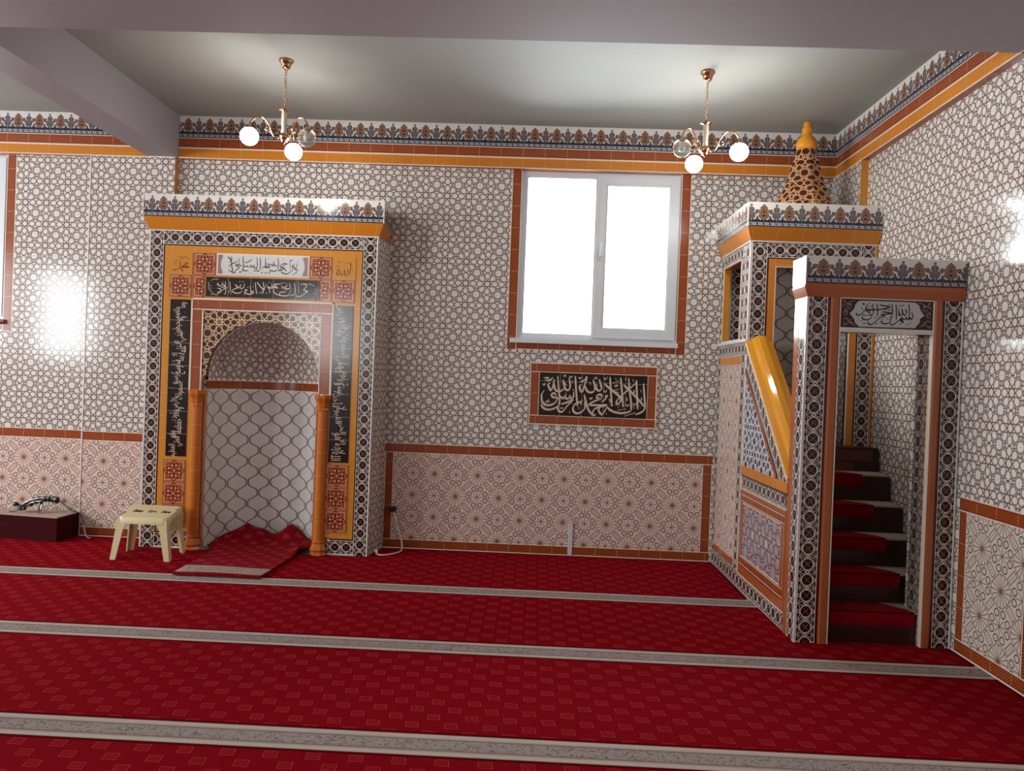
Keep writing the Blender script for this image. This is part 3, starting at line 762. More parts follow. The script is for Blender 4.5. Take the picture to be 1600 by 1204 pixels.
# lettering on the niche (2-D source coordinates are mapped to the panels)
def mapper(tl, tr, bl, x0, x1, z1, z0, y):
    """2-D tracing frame (tl, tr, bl corners) to a rectangle in the xz plane at depth y."""
    ex = Vector(tr)-Vector(tl); ey = Vector(bl)-Vector(tl); det = ex.x*ey.y-ex.y*ey.x
    def f(px, py_, lift=0):
        d = Vector((px, py_))-Vector(tl); a = (d.x*ey.y-d.y*ey.x)/det; b = (ex.x*d.y-ex.y*d.x)/det
        return (x0+(x1-x0)*a, y-lift-.0008, z1+(z0-z1)*b)
    return f
m = MB()
m.box(.362, 1.164, py-.002, py, 2.428, 2.602, 'panelwhite')
fz = py-.002
for (a, b) in ((.366, .408), (1.118, 1.160)):        # ornamental ends
    m.face([(a, fz-.0006, 2.432), (b, fz-.0006, 2.432), (b, fz-.0006, 2.598), (a, fz-.0006, 2.598)], 'ornament')
sub(m, 'white_ground', wp)
m = MB()
cxm = [(.42, .515)]
def capsule(mb, x0, x1, z0, z1, y, mat, n=10):
    r = (z1-z0)/2; pts = []
    for k in range(n+1):
        t = -PI/2+PI*k/n; pts.append((x1-.55*r+.55*r*math.cos(t), y, (z0+z1)/2+r*math.sin(t)))
    for k in range(n+1):
        t = PI/2+PI*k/n; pts.append((x0+.55*r+.55*r*math.cos(t), y, (z0+z1)/2+r*math.sin(t)))
    mb.face(pts, mat)
capsule(m, .392, 1.134, 2.434, 2.596, fz-.0012, 'panelwhite')
f3 = mapper((197, 65), (1442, 110), (190, 330), .366, 1.160, 2.598, 2.432, fz-.0014)
WS = [[(1300, 190), (1285, 240), (1255, 270), (1290, 275), (1290, 310), (1230, 350)], [(1255, 200), (1225, 230), (1260, 245)], [(1240, 215), (1225, 280), (1160, 335), (1085, 320), (1080, 290)],
      [(1195, 135), (1200, 270)], [(1235, 135), (1190, 165)], [(1165, 200), (1100, 195), (1060, 230), (1110, 260), (1145, 300)], [(1130, 200), (1070, 260), (1040, 290), (1085, 280), (1120, 250)],
      [(1030, 110), (1035, 230), (1010, 290), (930, 295), (910, 270)], [(1030, 215), (985, 225), (970, 190), (955, 225), (935, 195)], [(855, 105), (858, 225), (905, 230), (915, 205), (870, 195)],
      [(920, 235), (870, 250), (830, 235), (800, 280)], [(780, 105), (783, 235), (760, 295), (730, 290)], [(735, 105), (740, 235), (700, 250), (690, 215), (665, 245), (650, 215), (625, 245)],
      [(740, 235), (720, 285), (690, 290)], [(625, 245), (580, 225), (540, 260), (560, 290), (620, 290)], [(670, 130), (600, 175), (575, 170)], [(540, 95), (548, 240), (520, 305), (485, 310)],
      [(530, 225), (470, 205), (440, 215), (490, 245), (440, 285), (420, 320), (340, 280)], [(485, 110), (492, 210)], [(380, 90), (385, 230), (400, 290), (370, 305)], [(465, 150), (440, 175), (385, 195), (340, 235)], [(330, 95), (370, 140), (350, 180)]]
pen(m, WS, f3, 17, 'letter_brown'); dots(m, [(1300, 165), (1100, 125), (900, 125), (980, 160), (960, 175), (640, 320), (545, 100)], f3, 8, 'letter_brown')
for dx in (-55, 0, 45): dots(m, [(858+dx, 318)], f3, 13, 'letter_brown')
sub(m, 'lettering', wp)
m = MB(); f4 = mapper((35, 385), (1590, 435), (25, 655), .262, 1.270, 2.402, 2.228, py)
BS = [[(1330, 490), (1385, 485), (1410, 520), (1370, 560), (1425, 585), (1400, 600), (1345, 640), (1290, 655), (1260, 620)], [(1300, 450), (1305, 610)], [(1245, 470), (1250, 610), (1190, 640)], [(1210, 540), (1180, 600), (1160, 640), (1060, 640), (1045, 600), (1110, 590), (1130, 560)],
      [(1180, 470), (1185, 540), (1120, 545), (1150, 500), (1095, 540), (1070, 505)], [(1060, 480), (975, 500), (960, 560), (980, 610), (1050, 640)], [(1000, 470), (970, 500), (1020, 540), (930, 520)], [(935, 470), (940, 540), (880, 520), (905, 560), (905, 610)],
      [(820, 455), (828, 540), (815, 620)], [(735, 460), (800, 540), (840, 560)], [(870, 480), (840, 540), (780, 620)], [(712, 460), (720, 560), (735, 620)], [(690, 560), (660, 620), (690, 600), (650, 580)], [(640, 510), (650, 620), (560, 600), (600, 570), (560, 560)],
      [(560, 470), (555, 530), (500, 540), (520, 490), (470, 540), (450, 500)], [(535, 560), (510, 600), (440, 610), (400, 590), (370, 630)], [(430, 490), (470, 530), (410, 560), (380, 580)], [(360, 450), (368, 570), (340, 600)], [(300, 450), (305, 600), (280, 625)],
      [(270, 450), (240, 510), (190, 490), (215, 470)], [(330, 530), (270, 560), (230, 600), (190, 610), (240, 560), (190, 540)], [(250, 480), (300, 520), (240, 530)]]
pen(m, BS, f4, 14, 'letter'); dots(m, [(1400, 480), (1135, 480), (1100, 465), (1075, 470), (900, 460), (680, 520), (610, 530), (540, 450), (500, 455), (860, 610), (560, 630), (770, 600)], f4, 8, 'letter')
SPRIG = [[(80, 460), (70, 520), (100, 580), (130, 610)], [(100, 440), (160, 415), (210, 425)], [(75, 500), (110, 510)], [(80, 540), (120, 540)], [(70, 480), (60, 455)], [(95, 640), (130, 620), (200, 640)], [(85, 560), (60, 560)]]
pen(m, SPRIG, f4, 16, 'ornament'); pen(m, [[(1620-x, 30+y+ (0.03*(1600-2*x))) for x, y in s] for s in SPRIG], f4, 16, 'ornament')
sub(m, 'lettering', bp)
m = MB(); L = 1.36                                   # right strip runs upward, letters' tops outward (right)
A1 = 'الله لا إله إلا هو الحي القيوم لا تأخذه سنة ولا نوم له ما في السموات وما في الأرض'.split()
A2 = 'وما خلفهم ولا يحيطون بشيء من علمه إلا بما شاء وسع كرسيه السموات والأرض ولا يؤوده حفظهما وهو العلي العظيم'.split()
write_words(m, A1, lambda a, b, l=0: (1.422+b, py-.0012-l, 2.17-(a)*.985), L, .132, 'letter')
sub(m, 'lettering', rv)
m = MB()
write_words(m, A2, lambda a, b, l=0: (.110-b, py-.0012-l, .83+a*.985), L, .132, 'letter')
sub(m, 'lettering', lv)
m = MB(); f5 = mapper((165, 90), (640, 90), (165, 580), -.063, .137, 2.61, 2.416, py)
pen(m, [[(375, 285), (385, 400), (330, 470), (260, 490), (250, 460)], [(410, 425), (450, 430), (570, 420), (480, 400), (430, 410)], [(460, 350), (520, 320), (530, 360), (480, 370), (420, 410), (395, 440), (440, 510), (455, 500)]], f5, 22, 'letter_red')
pen(m, [[(360, 250), (460, 200), (550, 215), (560, 235), (540, 245)], [(380, 245), (470, 215)], [(330, 180), (390, 190), (430, 175)], [(240, 300), (280, 280), (330, 285)], [(240, 350), (280, 340), (320, 320)], [(280, 390), (320, 385)]], f5, 10, 'letter_red')
sub(m, 'lettering', n1)
m = MB(); f6 = mapper((560, 160), (1035, 160), (560, 650), 1.383, 1.583, 2.61, 2.414, py)
pen(m, [[(910, 265), (930, 310), (925, 430), (915, 555)], [(860, 400), (880, 480), (865, 540), (825, 550), (815, 490), (800, 430)], [(800, 420), (790, 500), (750, 550), (725, 520), (740, 450)], [(690, 430), (690, 520), (665, 550), (640, 500), (660, 430), (700, 440)]], f6, 24, 'letter_red')
pen(m, [[(740, 305), (900, 265)], [(650, 240), (700, 270), (740, 240)], [(620, 350), (660, 370), (710, 380)], [(640, 320), (690, 345)], [(780, 340), (820, 350)], [(960, 360), (965, 450)], [(770, 230), (780, 260)]], f6, 10, 'letter_red')
sub(m, 'lettering', n2)

# red strip frame round the arch
m = MB(); ry = MY-.010
m.strip((.149, ry, 2.112), X, Z, 1.246, .093, 'red', s0=.15, design=.09)
m.strip((.149, ry, 1.405), Z, X, .707, .096, 'red', s0=0, design=.09); m.strip((1.290, ry, 1.405), Z, X, .707, .105, 'red', s0=0, design=.09)
m.box(.149, .245, ry+.0005, MY+.01, 1.405, 2.112, 'cream', skip='f'); m.box(1.290, 1.395, ry+.0005, MY+.01, 1.405, 2.112, 'cream', skip='f'); m.box(.149, 1.395, ry+.0005, MY+.01, 2.112, 2.205, 'cream', skip='f')
for (a, b, c, d) in ((.140, .152, 1.40, 2.212), (1.392, 1.404, 1.40, 2.212), (.140, 1.404, 2.203, 2.214), (.243, .250, 1.497, 2.115), (1.287, 1.293, 1.497, 2.115), (.243, 1.293, 2.108, 2.115)):
    m.box(a, b, ry-.003, ry+.004, c, d, 'cream')
part(m, 'red_strip_frame')
# spandrel with the arch cut into it and its brown soffit
m = MB(); sy = MY-.002; N = 40; top = 2.112
arc = [(NX-NR*math.cos(PI*k/N), NZ+NR*math.sin(PI*k/N)) for k in range(N+1)]
arc = [(arc[0][0], 1.495)]+arc+[(arc[-1][0], 1.495)]
for k in range(len(arc)-1):
    (xa, za), (xb, zb) = arc[k], arc[k+1]
    if xb-xa > 1e-5: m.face([(xa, sy, za), (xb, sy, zb), (xb, sy, top), (xa, sy, top)], 'star_dark', [(xa-.09, za-.11), (xb-.09, zb-.11), (xb-.09, top-.11), (xa-.09, top-.11)])
    m.face([(xa, sy, za), (xb, sy, zb), (xb, sy+.05, zb), (xa, sy+.05, za)], 'soffit')
for a, b in ((.246, NX-NR), (NX+NR, 1.291)):
    m.face([(a, sy, 1.495), (b, sy, 1.495), (b, sy, top), (a, sy, top)], 'star_dark', [(a-.09, 1.385), (b-.09, 1.385), (b-.09, top-.11), (a-.09, top-.11)])
BUILD['soffit'] = lambda: mat_plain('soffit_brown', rgb(92, 50, 36), .35)
part(m, 'arch_spandrel', label='brown star-tiled spandrel round the arch')
# the recess: curved ogee-tiled wall, red band, half dome
NB = MY+.048
def cyl(mb, z0, z1, mat, n=28, r=NR, strip=False, vo=0.):
    for k in range(n):
        t0, t1 = PI*k/n, PI*(k+1)/n
        pts = [(NX-r*math.cos(t), NB+r*math.sin(t)) for t in (t0, t1)]
        v0_, v1_ = (-.045, .045) if strip else (z0+vo, z1+vo)
        mb.face([(*pts[0], z0), (*pts[1], z0), (*pts[1], z1), (*pts[0], z1)], mat, [(t0*r, v0_), (t1*r, v0_), (t1*r, v1_), (t0*r, v1_)], True)
    for sgn in (-1, 1):
        x = NX+sgn*r; v0_, v1_ = (-.045, .045) if strip else (z0+vo, z1+vo); uu = 0 if sgn < 0 else PI*r
        mb.face([(x, MY+.003, z0), (x, NB, z0), (x, NB, z1), (x, MY+.003, z1)], mat, [(uu-.045, v0_), (uu, v0_), (uu, v1_), (uu-.045, v1_)])
m = MB(); cyl(m, -.01, 1.41, 'ogee', vo=.06); part(m, 'niche_wall', label='curved white niche wall with brown trellis pattern')
m = MB(); cyl(m, 1.41, 1.495, 'red', strip=True, r=NR-.002); part(m, 'niche_band')
m = MB(); cyl(m, 1.495, NZ, 'star', vo=.0)
n, q = 32, 14
for i in range(q):
    for k in range(n):
        e0, e1 = PI/2*i/q, PI/2*(i+1)/q; t0, t1 = PI*k/n, PI*(k+1)/n
        P = lambda e, t: (NX-NR*math.cos(e)*math.cos(t), NB+NR*math.cos(e)*math.sin(t), NZ+NR*math.sin(e))
        U = lambda e, t: ((t-PI/2)*NR*(math.cos(e)*.5+.5)+.1, NZ+e*NR)
        m.face([P(e0, t0), P(e0, t1), P(e1, t1), P(e1, t0)], 'star', [U(e0, t0), U(e0, t1), U(e1, t1), U(e1, t0)], True)
part(m, 'half_dome', label='star-tiled half dome of the recess')
# corner columns with capital and base
for cx in (.222, 1.342):
    m = MB(); cy = MY+.0
    m.box(cx-.068, cx+.066, MY+.012, MY+.04, .0, 1.40, 'orange_col')
    m.lathe([(.050, .10), (.047, 1.28)], (cx, MY-.004, 0), 20, 'orange_col')
    c = m; col = part(c, 'corner_column', label='orange half-round corner column')
    m = MB(); m.lathe([(.046, 1.262), (.058, 1.268), (.052, 1.285), (.060, 1.33), (.080, 1.372), (.082, 1.402), (.0, 1.402)], (cx, MY-.004, 0), 8, 'orange_col', smooth=False, a0=PI/8, a1=2*PI+PI/8); sub(m, 'capital', col)
    m = MB(); m.lathe([(.050, .128), (.061, .118), (.055, .10), (.078, .05), (.066, .03), (.080, .005), (0, .005)], (cx, MY-.004, 0), 8, 'orange_col', smooth=False, a0=PI/8, a1=2*PI+PI/8); sub(m, 'column_base', col)
# sloping cornice and crest
cy1 = -.45; cl, cr = -.298, 1.822
m = MB(); za, zb = 2.80, 2.912
A = [(BL-.003, MY-.003, za), (BR+.003, MY-.003, za), (cr, cy1, zb), (cl, cy1, zb)]
m.face(A, 'orange', [(0, .02), (2.03, .02), (2.05, .14), (-.02, .14)])
m.face([(BR+.003, MY-.003, za), (BR+.003, -.001, za), (cr, -.001, zb), (cr, cy1, zb)], 'orange', [(0, .02), (.4, .02), (.4, .14), (-.05, .14)])
m.face([(BL-.003, MY-.003, za), (BL-.003, -.001, za), (cl, -.001, zb), (cl, cy1, zb)], 'orange', [(0, .02), (.4, .02), (.4, .14), (-.05, .14)])
m.box(BL-.006, BR+.006, MY-.008, MY+.01, za-.006, za+.004, 'white')
part(m, 'sloping_cornice')
m = MB(); z0, z1 = zb, 3.108; k = .2/(z1-z0)
m.face([(cl, cy1, z0), (cr, cy1, z0), (cr, cy1, z1), (cl, cy1, z1)], 'crest', [(cl+.02, 0), (cr+.02, 0), (cr+.02, .2), (cl+.02, .2)])
for xx in (cl, cr): m.face([(xx, cy1, z0), (xx, -.001, z0), (xx, -.001, z1), (xx, cy1, z1)], 'crest', [(cy1, 0), (0, 0), (0, .2), (cy1, .2)])
m.face([(cl, cy1, z1), (cr, cy1, z1), (cr, -.001, z1), (cl, -.001, z1)], 'white'); m.face([(cl, cy1, z0), (cr, cy1, z0), (cr, -.001, z0), (cl, -.001, z0)], 'orange_plain')
for xx in (cl, cr): m.box(xx-.004, xx+.004, cy1-.003, cy1+.005, z0, z1, 'white')
part(m, 'palmette_crest', label='white crest with a row of palmettes')

# ================================================================== PULPIT (local frame: x right from its left face, y toward the wall, z up)
PO = (4.852, 0, 0)
pul = thing('pulpit', 'tall tiled pulpit with stairs, gate and pointed cone roof beside the right wall', 'pulpit', PO, .0172)
def pp_(mb, name, parent=pul, label=None):
    ob = mb.build(name, parent, (0, 0, 0))
    if label: ob['label'] = label
    return ob
def sy_(mb, y0, y1, z0, z1, mat, x=0., du=0., dv=0.):     # rectangle on a side face
    mb.face([(x, y0, z0), (x, y1, z0), (x, y1, z1), (x, y0, z1)], mat, [(y0+du, z0+dv), (y1+du, z0+dv), (y1+du, z1+dv), (y0+du, z1+dv)])
GF, GB, GW, GT = -2.19, -1.985, .990, 2.20                # gate front, back, width, lintel top
OW0, OW1, OT = .213, .797, 1.988                          # gate opening
# ---- gate
m = MB()
m.box(.004, OW0, GF+.012, GB, 0, GT+.02, 'ogee_brown', skip='f'); m.box(OW1, GW, GF+.012, GB, 0, GT+.02, 'star', skip='f'); m.box(OW0, OW1, GF+.012, GB, OT, GT+.02, 'star', skip='f')
gate = pp_(m, 'gate', label='tiled gate at the foot of the pulpit stairs')
m = MB()
m.chain((.012, GF, 0), Z, X, GT, .120); m.chain((.872, GF, 0), Z, X, GT, .110)
m.chain((0, GF+.008, 0), Z, Y, GT, .125); m.face([(0, GF+.006, 0), (0, GF+.008, 0), (0, GF+.008, GT), (0, GF+.006, GT)], 'white')
m.box(-.001, .012, GF-.003, GF+.012, 0, GT, 'white'); m.box(.982, GW, GF-.003, GF+.012, 0, GT, 'white')
m.chain((OW1, GF+.065, 0), Z, Y, OT, .115); m.chain((OW0, GF+.065, 0), Z, Y, OT, .115)
pp_(m, 'ring_border', gate, 'black border of linked white rings')
m = MB()
m.box(.132, .150, GF+.002, GF+.014, 0, GT, 'darkred'); m.box(.855, .872, GF+.002, GF+.014, 0, GT, 'darkred')
pp_(m, 'dark_edge', gate)
for a, b in ((.150, .206), (.803, .855)):                 # orange door posts, rounded
    m = MB(); w = b-a
    prof = [(0, 0), (w, 0), (w, .012), (w*.8, .02), (w*.2, .02), (0, .012)]
    m.prism([(x, y) for x, y in prof], (0, 0, GT), (a, GF+.008, 0), X, (0, -1, 0), 'orange_red')
    pp_(m, 'door_post', gate, 'orange glazed door post')
m = MB()
for x0, x1 in ((.206, OW0), (OW1, .803)): m.box(x0, x1, GF-.010, GF+.03, 0, OT, 'cream')
m.box(.206, .803, GF-.012, GF+.02, OT-.004, OT+.024, 'white'); m.box(.206, .803, GF-.009, GF+.012, GT-.006, GT, 'cream'); m.box(.206, OW0, GF-.009, GF+.01, OT, GT, 'cream'); m.box(OW1, .803, GF-.009, GF+.01, OT, GT, 'cream')
pp_(m, 'white_bead', gate)
m = MB()                                                   # orange inner jambs and the outer rear column
m.box(OW1, OW1+.012, GF+.012, GF+.065, 0, OT, 'orange_red'); m.box(OW0-.012, OW0, GF+.012, GF+.065, 0, OT, 'orange_red')
m.box(-.002, .05, GB-.072, GB+.003, 0, GT, 'orange_red')
pp_(m, 'jamb', gate)
m = MB()
m.face([(OW0, GF, OT+.024), (OW1, GF, OT+.024), (OW1, GF, GT-.006), (OW0, GF, GT-.006)], 'black_plain')
BUILD['black_plain'] = lambda: mat_plain('tile_maroon_black', rgb(38, 16, 20), .15)
BUILD['panelgrey'] = lambda: mat_plain('tile_panel_grey', rgb(186, 184, 186), .14)
ins = pp_(m, 'inscription_panel', gate, 'dark panel with a pale cartouche of black Arabic script')
f7 = mapper((42, 62), (1560, 118), (22, 545), OW0+.004, OW1-.004, GT-.010, OT+.028, GF-.0012)
m = MB()
CART = [(168, 312), (240, 230), (262, 165), (330, 85), (1270, 118), (1340, 180), (1350, 230), (1420, 350), (1350, 410), (1345, 470), (1262, 572), (322, 545), (258, 480), (235, 410)]
m.face([f7(x, y, -.0011) for x, y in CART], 'panelgrey'); pp_(m, 'cartouche', ins)
m = MB()
pen(m, [CART[:7]+[(1408, 348)], [(158, 312)]+CART[:0:-1][0:0]+[CART[13], CART[12], CART[11]], [(1440, 352), CART[8], CART[9], CART[10]]], f7, 12, 'letter_black', thin=.9)
FL = [[(60, 90), (90, 80), (110, 110), (85, 125), (75, 105)], [(120, 150), (170, 120), (220, 100), (270, 85)], [(60, 190), (110, 150), (150, 150), (190, 130)], [(170, 190), (200, 170), (190, 150), (160, 170)], [(60, 290), (105, 245), (140, 290), (110, 345), (60, 300)], [(80, 290), (105, 270), (120, 295), (105, 315)], [(120, 230), (140, 200), (170, 240), (210, 200)],
      [(60, 430), (100, 400), (150, 400)], [(110, 380), (150, 430), (190, 420), (200, 400)], [(60, 500), (90, 480), (100, 510), (70, 515)], [(110, 520), (150, 470), (220, 500), (270, 530)], [(150, 440), (200, 470), (230, 480)], [(50, 150), (80, 165)], [(50, 370), (75, 365)]]
pen(m, FL, f7, 15, 'ornament', thin=.6); pen(m, [[(1588-x, y+.037*(1588-2*x)) for x, y in s] for s in FL], f7, 15, 'ornament', thin=.6)
pp_(m, 'ornament', ins)
m = MB()
BI = [[(1150, 150), (1165, 230), (1165, 350), (1150, 420)], [(1205, 290), (1225, 370), (1205, 420), (1170, 385), (1160, 420), (1120, 400), (1110, 375), (1095, 415), (1050, 400), (1030, 370)], [(1080, 405), (1010, 410), (1045, 430), (1060, 475), (1010, 430), (930, 490), (870, 515), (840, 480)],
      [(1105, 230), (1120, 300), (1095, 345), (1060, 320), (1045, 230)], [(1040, 230), (1050, 310), (1010, 345), (975, 340)], [(1000, 230), (985, 290), (1010, 330)], [(945, 150), (950, 290), (950, 430)],
      [(985, 190), (1035, 165)], [(875, 140), (885, 250), (880, 350), (850, 375)], [(880, 380), (850, 400), (850, 450), (800, 490), (730, 490), (705, 450), (725, 400)], [(670, 165), (750, 180), (850, 200)], [(860, 200), (750, 230), (650, 245), (500, 245), (455, 235)],
      [(625, 140), (640, 250), (635, 370)], [(555, 140), (565, 240), (560, 310), (520, 345), (490, 330)], [(700, 290), (760, 290), (870, 310), (790, 325), (690, 340), (740, 350), (760, 390)], [(740, 360), (660, 400), (590, 470), (520, 510), (475, 480), (480, 455)],
      [(490, 195), (450, 190), (440, 230), (510, 260), (500, 300), (440, 260), (370, 320), (310, 345), (280, 320), (290, 290)], [(545, 345), (520, 400), (460, 425), (390, 410), (385, 360), (420, 320)], [(440, 165), (515, 130)], [(735, 255), (760, 235), (800, 240)], [(385, 140), (415, 145), (390, 165)], [(990, 500), (1030, 485)], [(1110, 515), (1160, 495)], [(600, 500), (640, 485)], [(390, 500), (440, 480)], [(800, 180), (850, 145)]]
pen(m, BI, f7, 24, 'letter_black', thin=.34); dots(m, [(1185, 475), (595, 385), (430, 350), (455, 345), (680, 465), (370, 450), (800, 405), (1050, 175), (1075, 170), (820, 245), (385, 240), (840, 255), (370, 215), (525, 185)], f7, 12, 'letter_black')
pp_(m, 'lettering', ins)
m = MB()                                                   # half-round orange cornice of the gate
m.prism([(0, 0), (.0, .085), (-.020, .085), (-.026, .06), (-.016, .03), (-.006, 0)], (GW-.0, 0, 0), (0, GF+.002, GT), Y, Z, 'orange_red')
m.prism([(0, 0), (.0, .085), (-.020, .085), (-.026, .06), (-.016, .03), (-.006, 0)], (0, GB-GF+.02, 0), (.0, GF-.02, GT), X, Z, 'orange_red')
pp_(m, 'gate_cornice', gate)
m = MB(); z0, z1 = GT+.085, 2.455; yb = GB+.01; yf = GF-.024; xl = -.022
m.face([(xl, yf, z0), (GW, yf, z0), (GW, yf, z1), (xl, yf, z1)], 'crest', [(xl+.015, 0), (GW+.015, 0), (GW+.015, .2), (xl+.015, .2)])
m.face([(xl, yf, z0), (xl, yb, z0), (xl, yb, z1), (xl, yf, z1)], 'crest', [(.0, 0), (.2, 0), (.2, .2), (0, .2)]); m.face([(GW, yf, z0), (GW, yb, z0), (GW, yb, z1), (GW, yf, z1)], 'white')
m.face([(xl, yb, z0), (GW, yb, z0), (GW, yb, z1), (xl, yb, z1)], 'crest', [(xl, 0), (GW, 0), (GW, .2), (xl, .2)])
m.face([(xl, yf, z1), (GW, yf, z1), (GW, yb, z1), (xl, yb, z1)], 'white'); m.face([(xl, yf, z0), (GW, yf, z0), (GW, yb, z0), (xl, yb, z0)], 'orange_plain')
m.box(xl-.003, xl+.004, yf-.003, yf+.004, z0, z1, 'white')
pp_(m, 'palmette_crest', gate, 'white crest with a row of palmettes')

# ---- stair flank
zr = lambda y: 1.965+(y+.90)*.882
zd = lambda y: zr(y)-.205
m = MB()
m.prism([(GB, 0), (GB, zr(GB)), (-.90, zr(-.9)), (-.90, 0)], (.19, 0, 0), (.006, 0, 0), Y, Z, 'star')
m.box(.006, .05, -.90, -.003, 0, 1.985, 'star')
flank = pp_(m, 'stair_flank', label='tiled flank of the stairs')
m = MB()
m.face([(0, GB, zd(GB)+.0), (0, -.90, zd(-.9)), (0, -.90, zr(-.9)), (0, GB, zr(GB))], 'chain_grey', [(-.08, 0), (-.08, 1.47), (.08, 1.47), (.08, 0)])
m.chain((0, GB, .812), Y, Z, 1.075, .095); m.chain((0, GB, .006), Y, Z, 1.985, .118)
m.chain((0, -.868, .14), Z, Y, 1.73, .118, 'chain_grey'); m.chain((0, -.122, .14), Z, Y, 1.73, .118, 'chain_grey'); m.chain((0, -.89, 1.872), Y, Z, .885, .105, 'chain_grey')
m.face([(.001, -.905, .12), (.001, -.865, .12), (.001, -.865, 1.87), (.001, -.905, 1.87)], 'cream')
pp_(m, 'ring_border', flank, 'border of linked rings on the flank')
def slope_bar(mb, o0, o1, t0, t1, x0, x1, mat, zf=zd):
    ya, yb_ = o0, o1
    pts = [(ya, zf(ya)+t0), (yb_, zf(yb_)+t0), (yb_, zf(yb_)+t1), (ya, zf(ya)+t1)]
    mb.prism(pts, (x1-x0, 0, 0), (x0, 0, 0), Y, Z, mat)
m = MB()
slope_bar(m, -1.745, -.905, -.042, 0, -.006, .004, 'orange_red'); slope_bar(m, -1.76, -.905, -.0, .008, -.004, .004, 'darkred')
m.box(-.008, .004, GB, -.905, .917, .987, 'orange'); m.box(-.006, .004, GB, -.905, .905, .917, 'darkred')
pp_(m, 'orange_moulding', flank)
m = MB(); yA = -.905; yC = -1.745
m.face([(0, yC, .987), (0, yA, .987), (0, yA, zd(yA)-.042)], 'star_blue', [(yC, .987), (yA, .987), (yA, zd(yA)-.042)])
pp_(m, 'lattice_triangle', flank, 'blue and white star-tiled triangle')
m = MB()
for (a, b, c, d) in ((GB, -.905, .125, .20), (GB, -.905, .70, .80), (GB, GB+.10, .20, .70), (-.995, -.905, .20, .70)):
    m.box(-.005, .004, a, b, c, d, 'orange_red')
for (a, b, c, d) in ((GB+.03, -.93, .205, .283), (GB+.03, -.93, .70, .77)): m.strip((-.006, a, c), Y, Z, b-a, d-c, 'red', s0=a, design=.12)
for (a, b) in ((GB+.03, GB+.095), (-.995, -.93)): m.strip((-.006, a, .283), Z, Y, .417, b-a, 'red', s0=0, design=.12)
for (a, b, c, d) in ((GB, -.905, .800, .806), (GB, -.905, .122, .13), (GB+.095, -.995, .694, .70), (GB+.095, -.995, .283, .289)): m.box(-.008, .002, a, b, c, d, 'cream')
pp_(m, 'panel_frame', flank, 'brown frame of the lower flank panel')
m = MB(); sy_(m, GB+.095, -.995, .283, .70, 'star_lilac', -.002, .1, .0); pp_(m, 'flank_panel', flank, 'lilac grey star panel low on the flank')
m = MB(); sy_(m, -.75, -.122, .19, 1.80, 'wains', -.001, .07, -.09)
tp = pp_(m, 'tower_panel', flank, 'tall pink star-tiled panel under the side opening')
m = MB(); m.box(-.010, .004, -.75, -.122, 1.80, 1.862, 'orange'); m.box(-.010, .004, -.75, -.122, .145, .195, 'orange_red'); m.box(-.012, .004, -.89, -.003, 1.976, 2.0, 'white'); m.box(-.003, .006, -.754, -.746, .14, 1.87, 'cream')
pp_(m, 'panel_bead', flank)
# handrail
m = MB()
prof = [(-.008, 0), (.196, 0), (.198, .022), (.165, .030), (.148, .062), (.118, .078), (.075, .078), (.045, .062), (.030, .030), (-.008, .020)]
d = Vector((0, GB-.0+.90, zr(GB)-zr(-.9))); nrm = Vector((0, -(zr(GB)-zr(-.9)), GB+.90)).normalized()*-1
if nrm.z < 0: nrm = -nrm
m.prism(prof, d, (0, -.90, zr(-.9)), X, nrm, 'orange_rail', smooth=False)
hr = pp_(m, 'handrail', label='glossy yellow-orange sloping handrail')
m = MB(); m.prism([(-.012, -.012), (.002, -.012), (.002, .004), (-.012, .004)], d, (0, -.90, zr(-.9)), X, nrm, 'cream'); pp_(m, 'white_bead', hr)

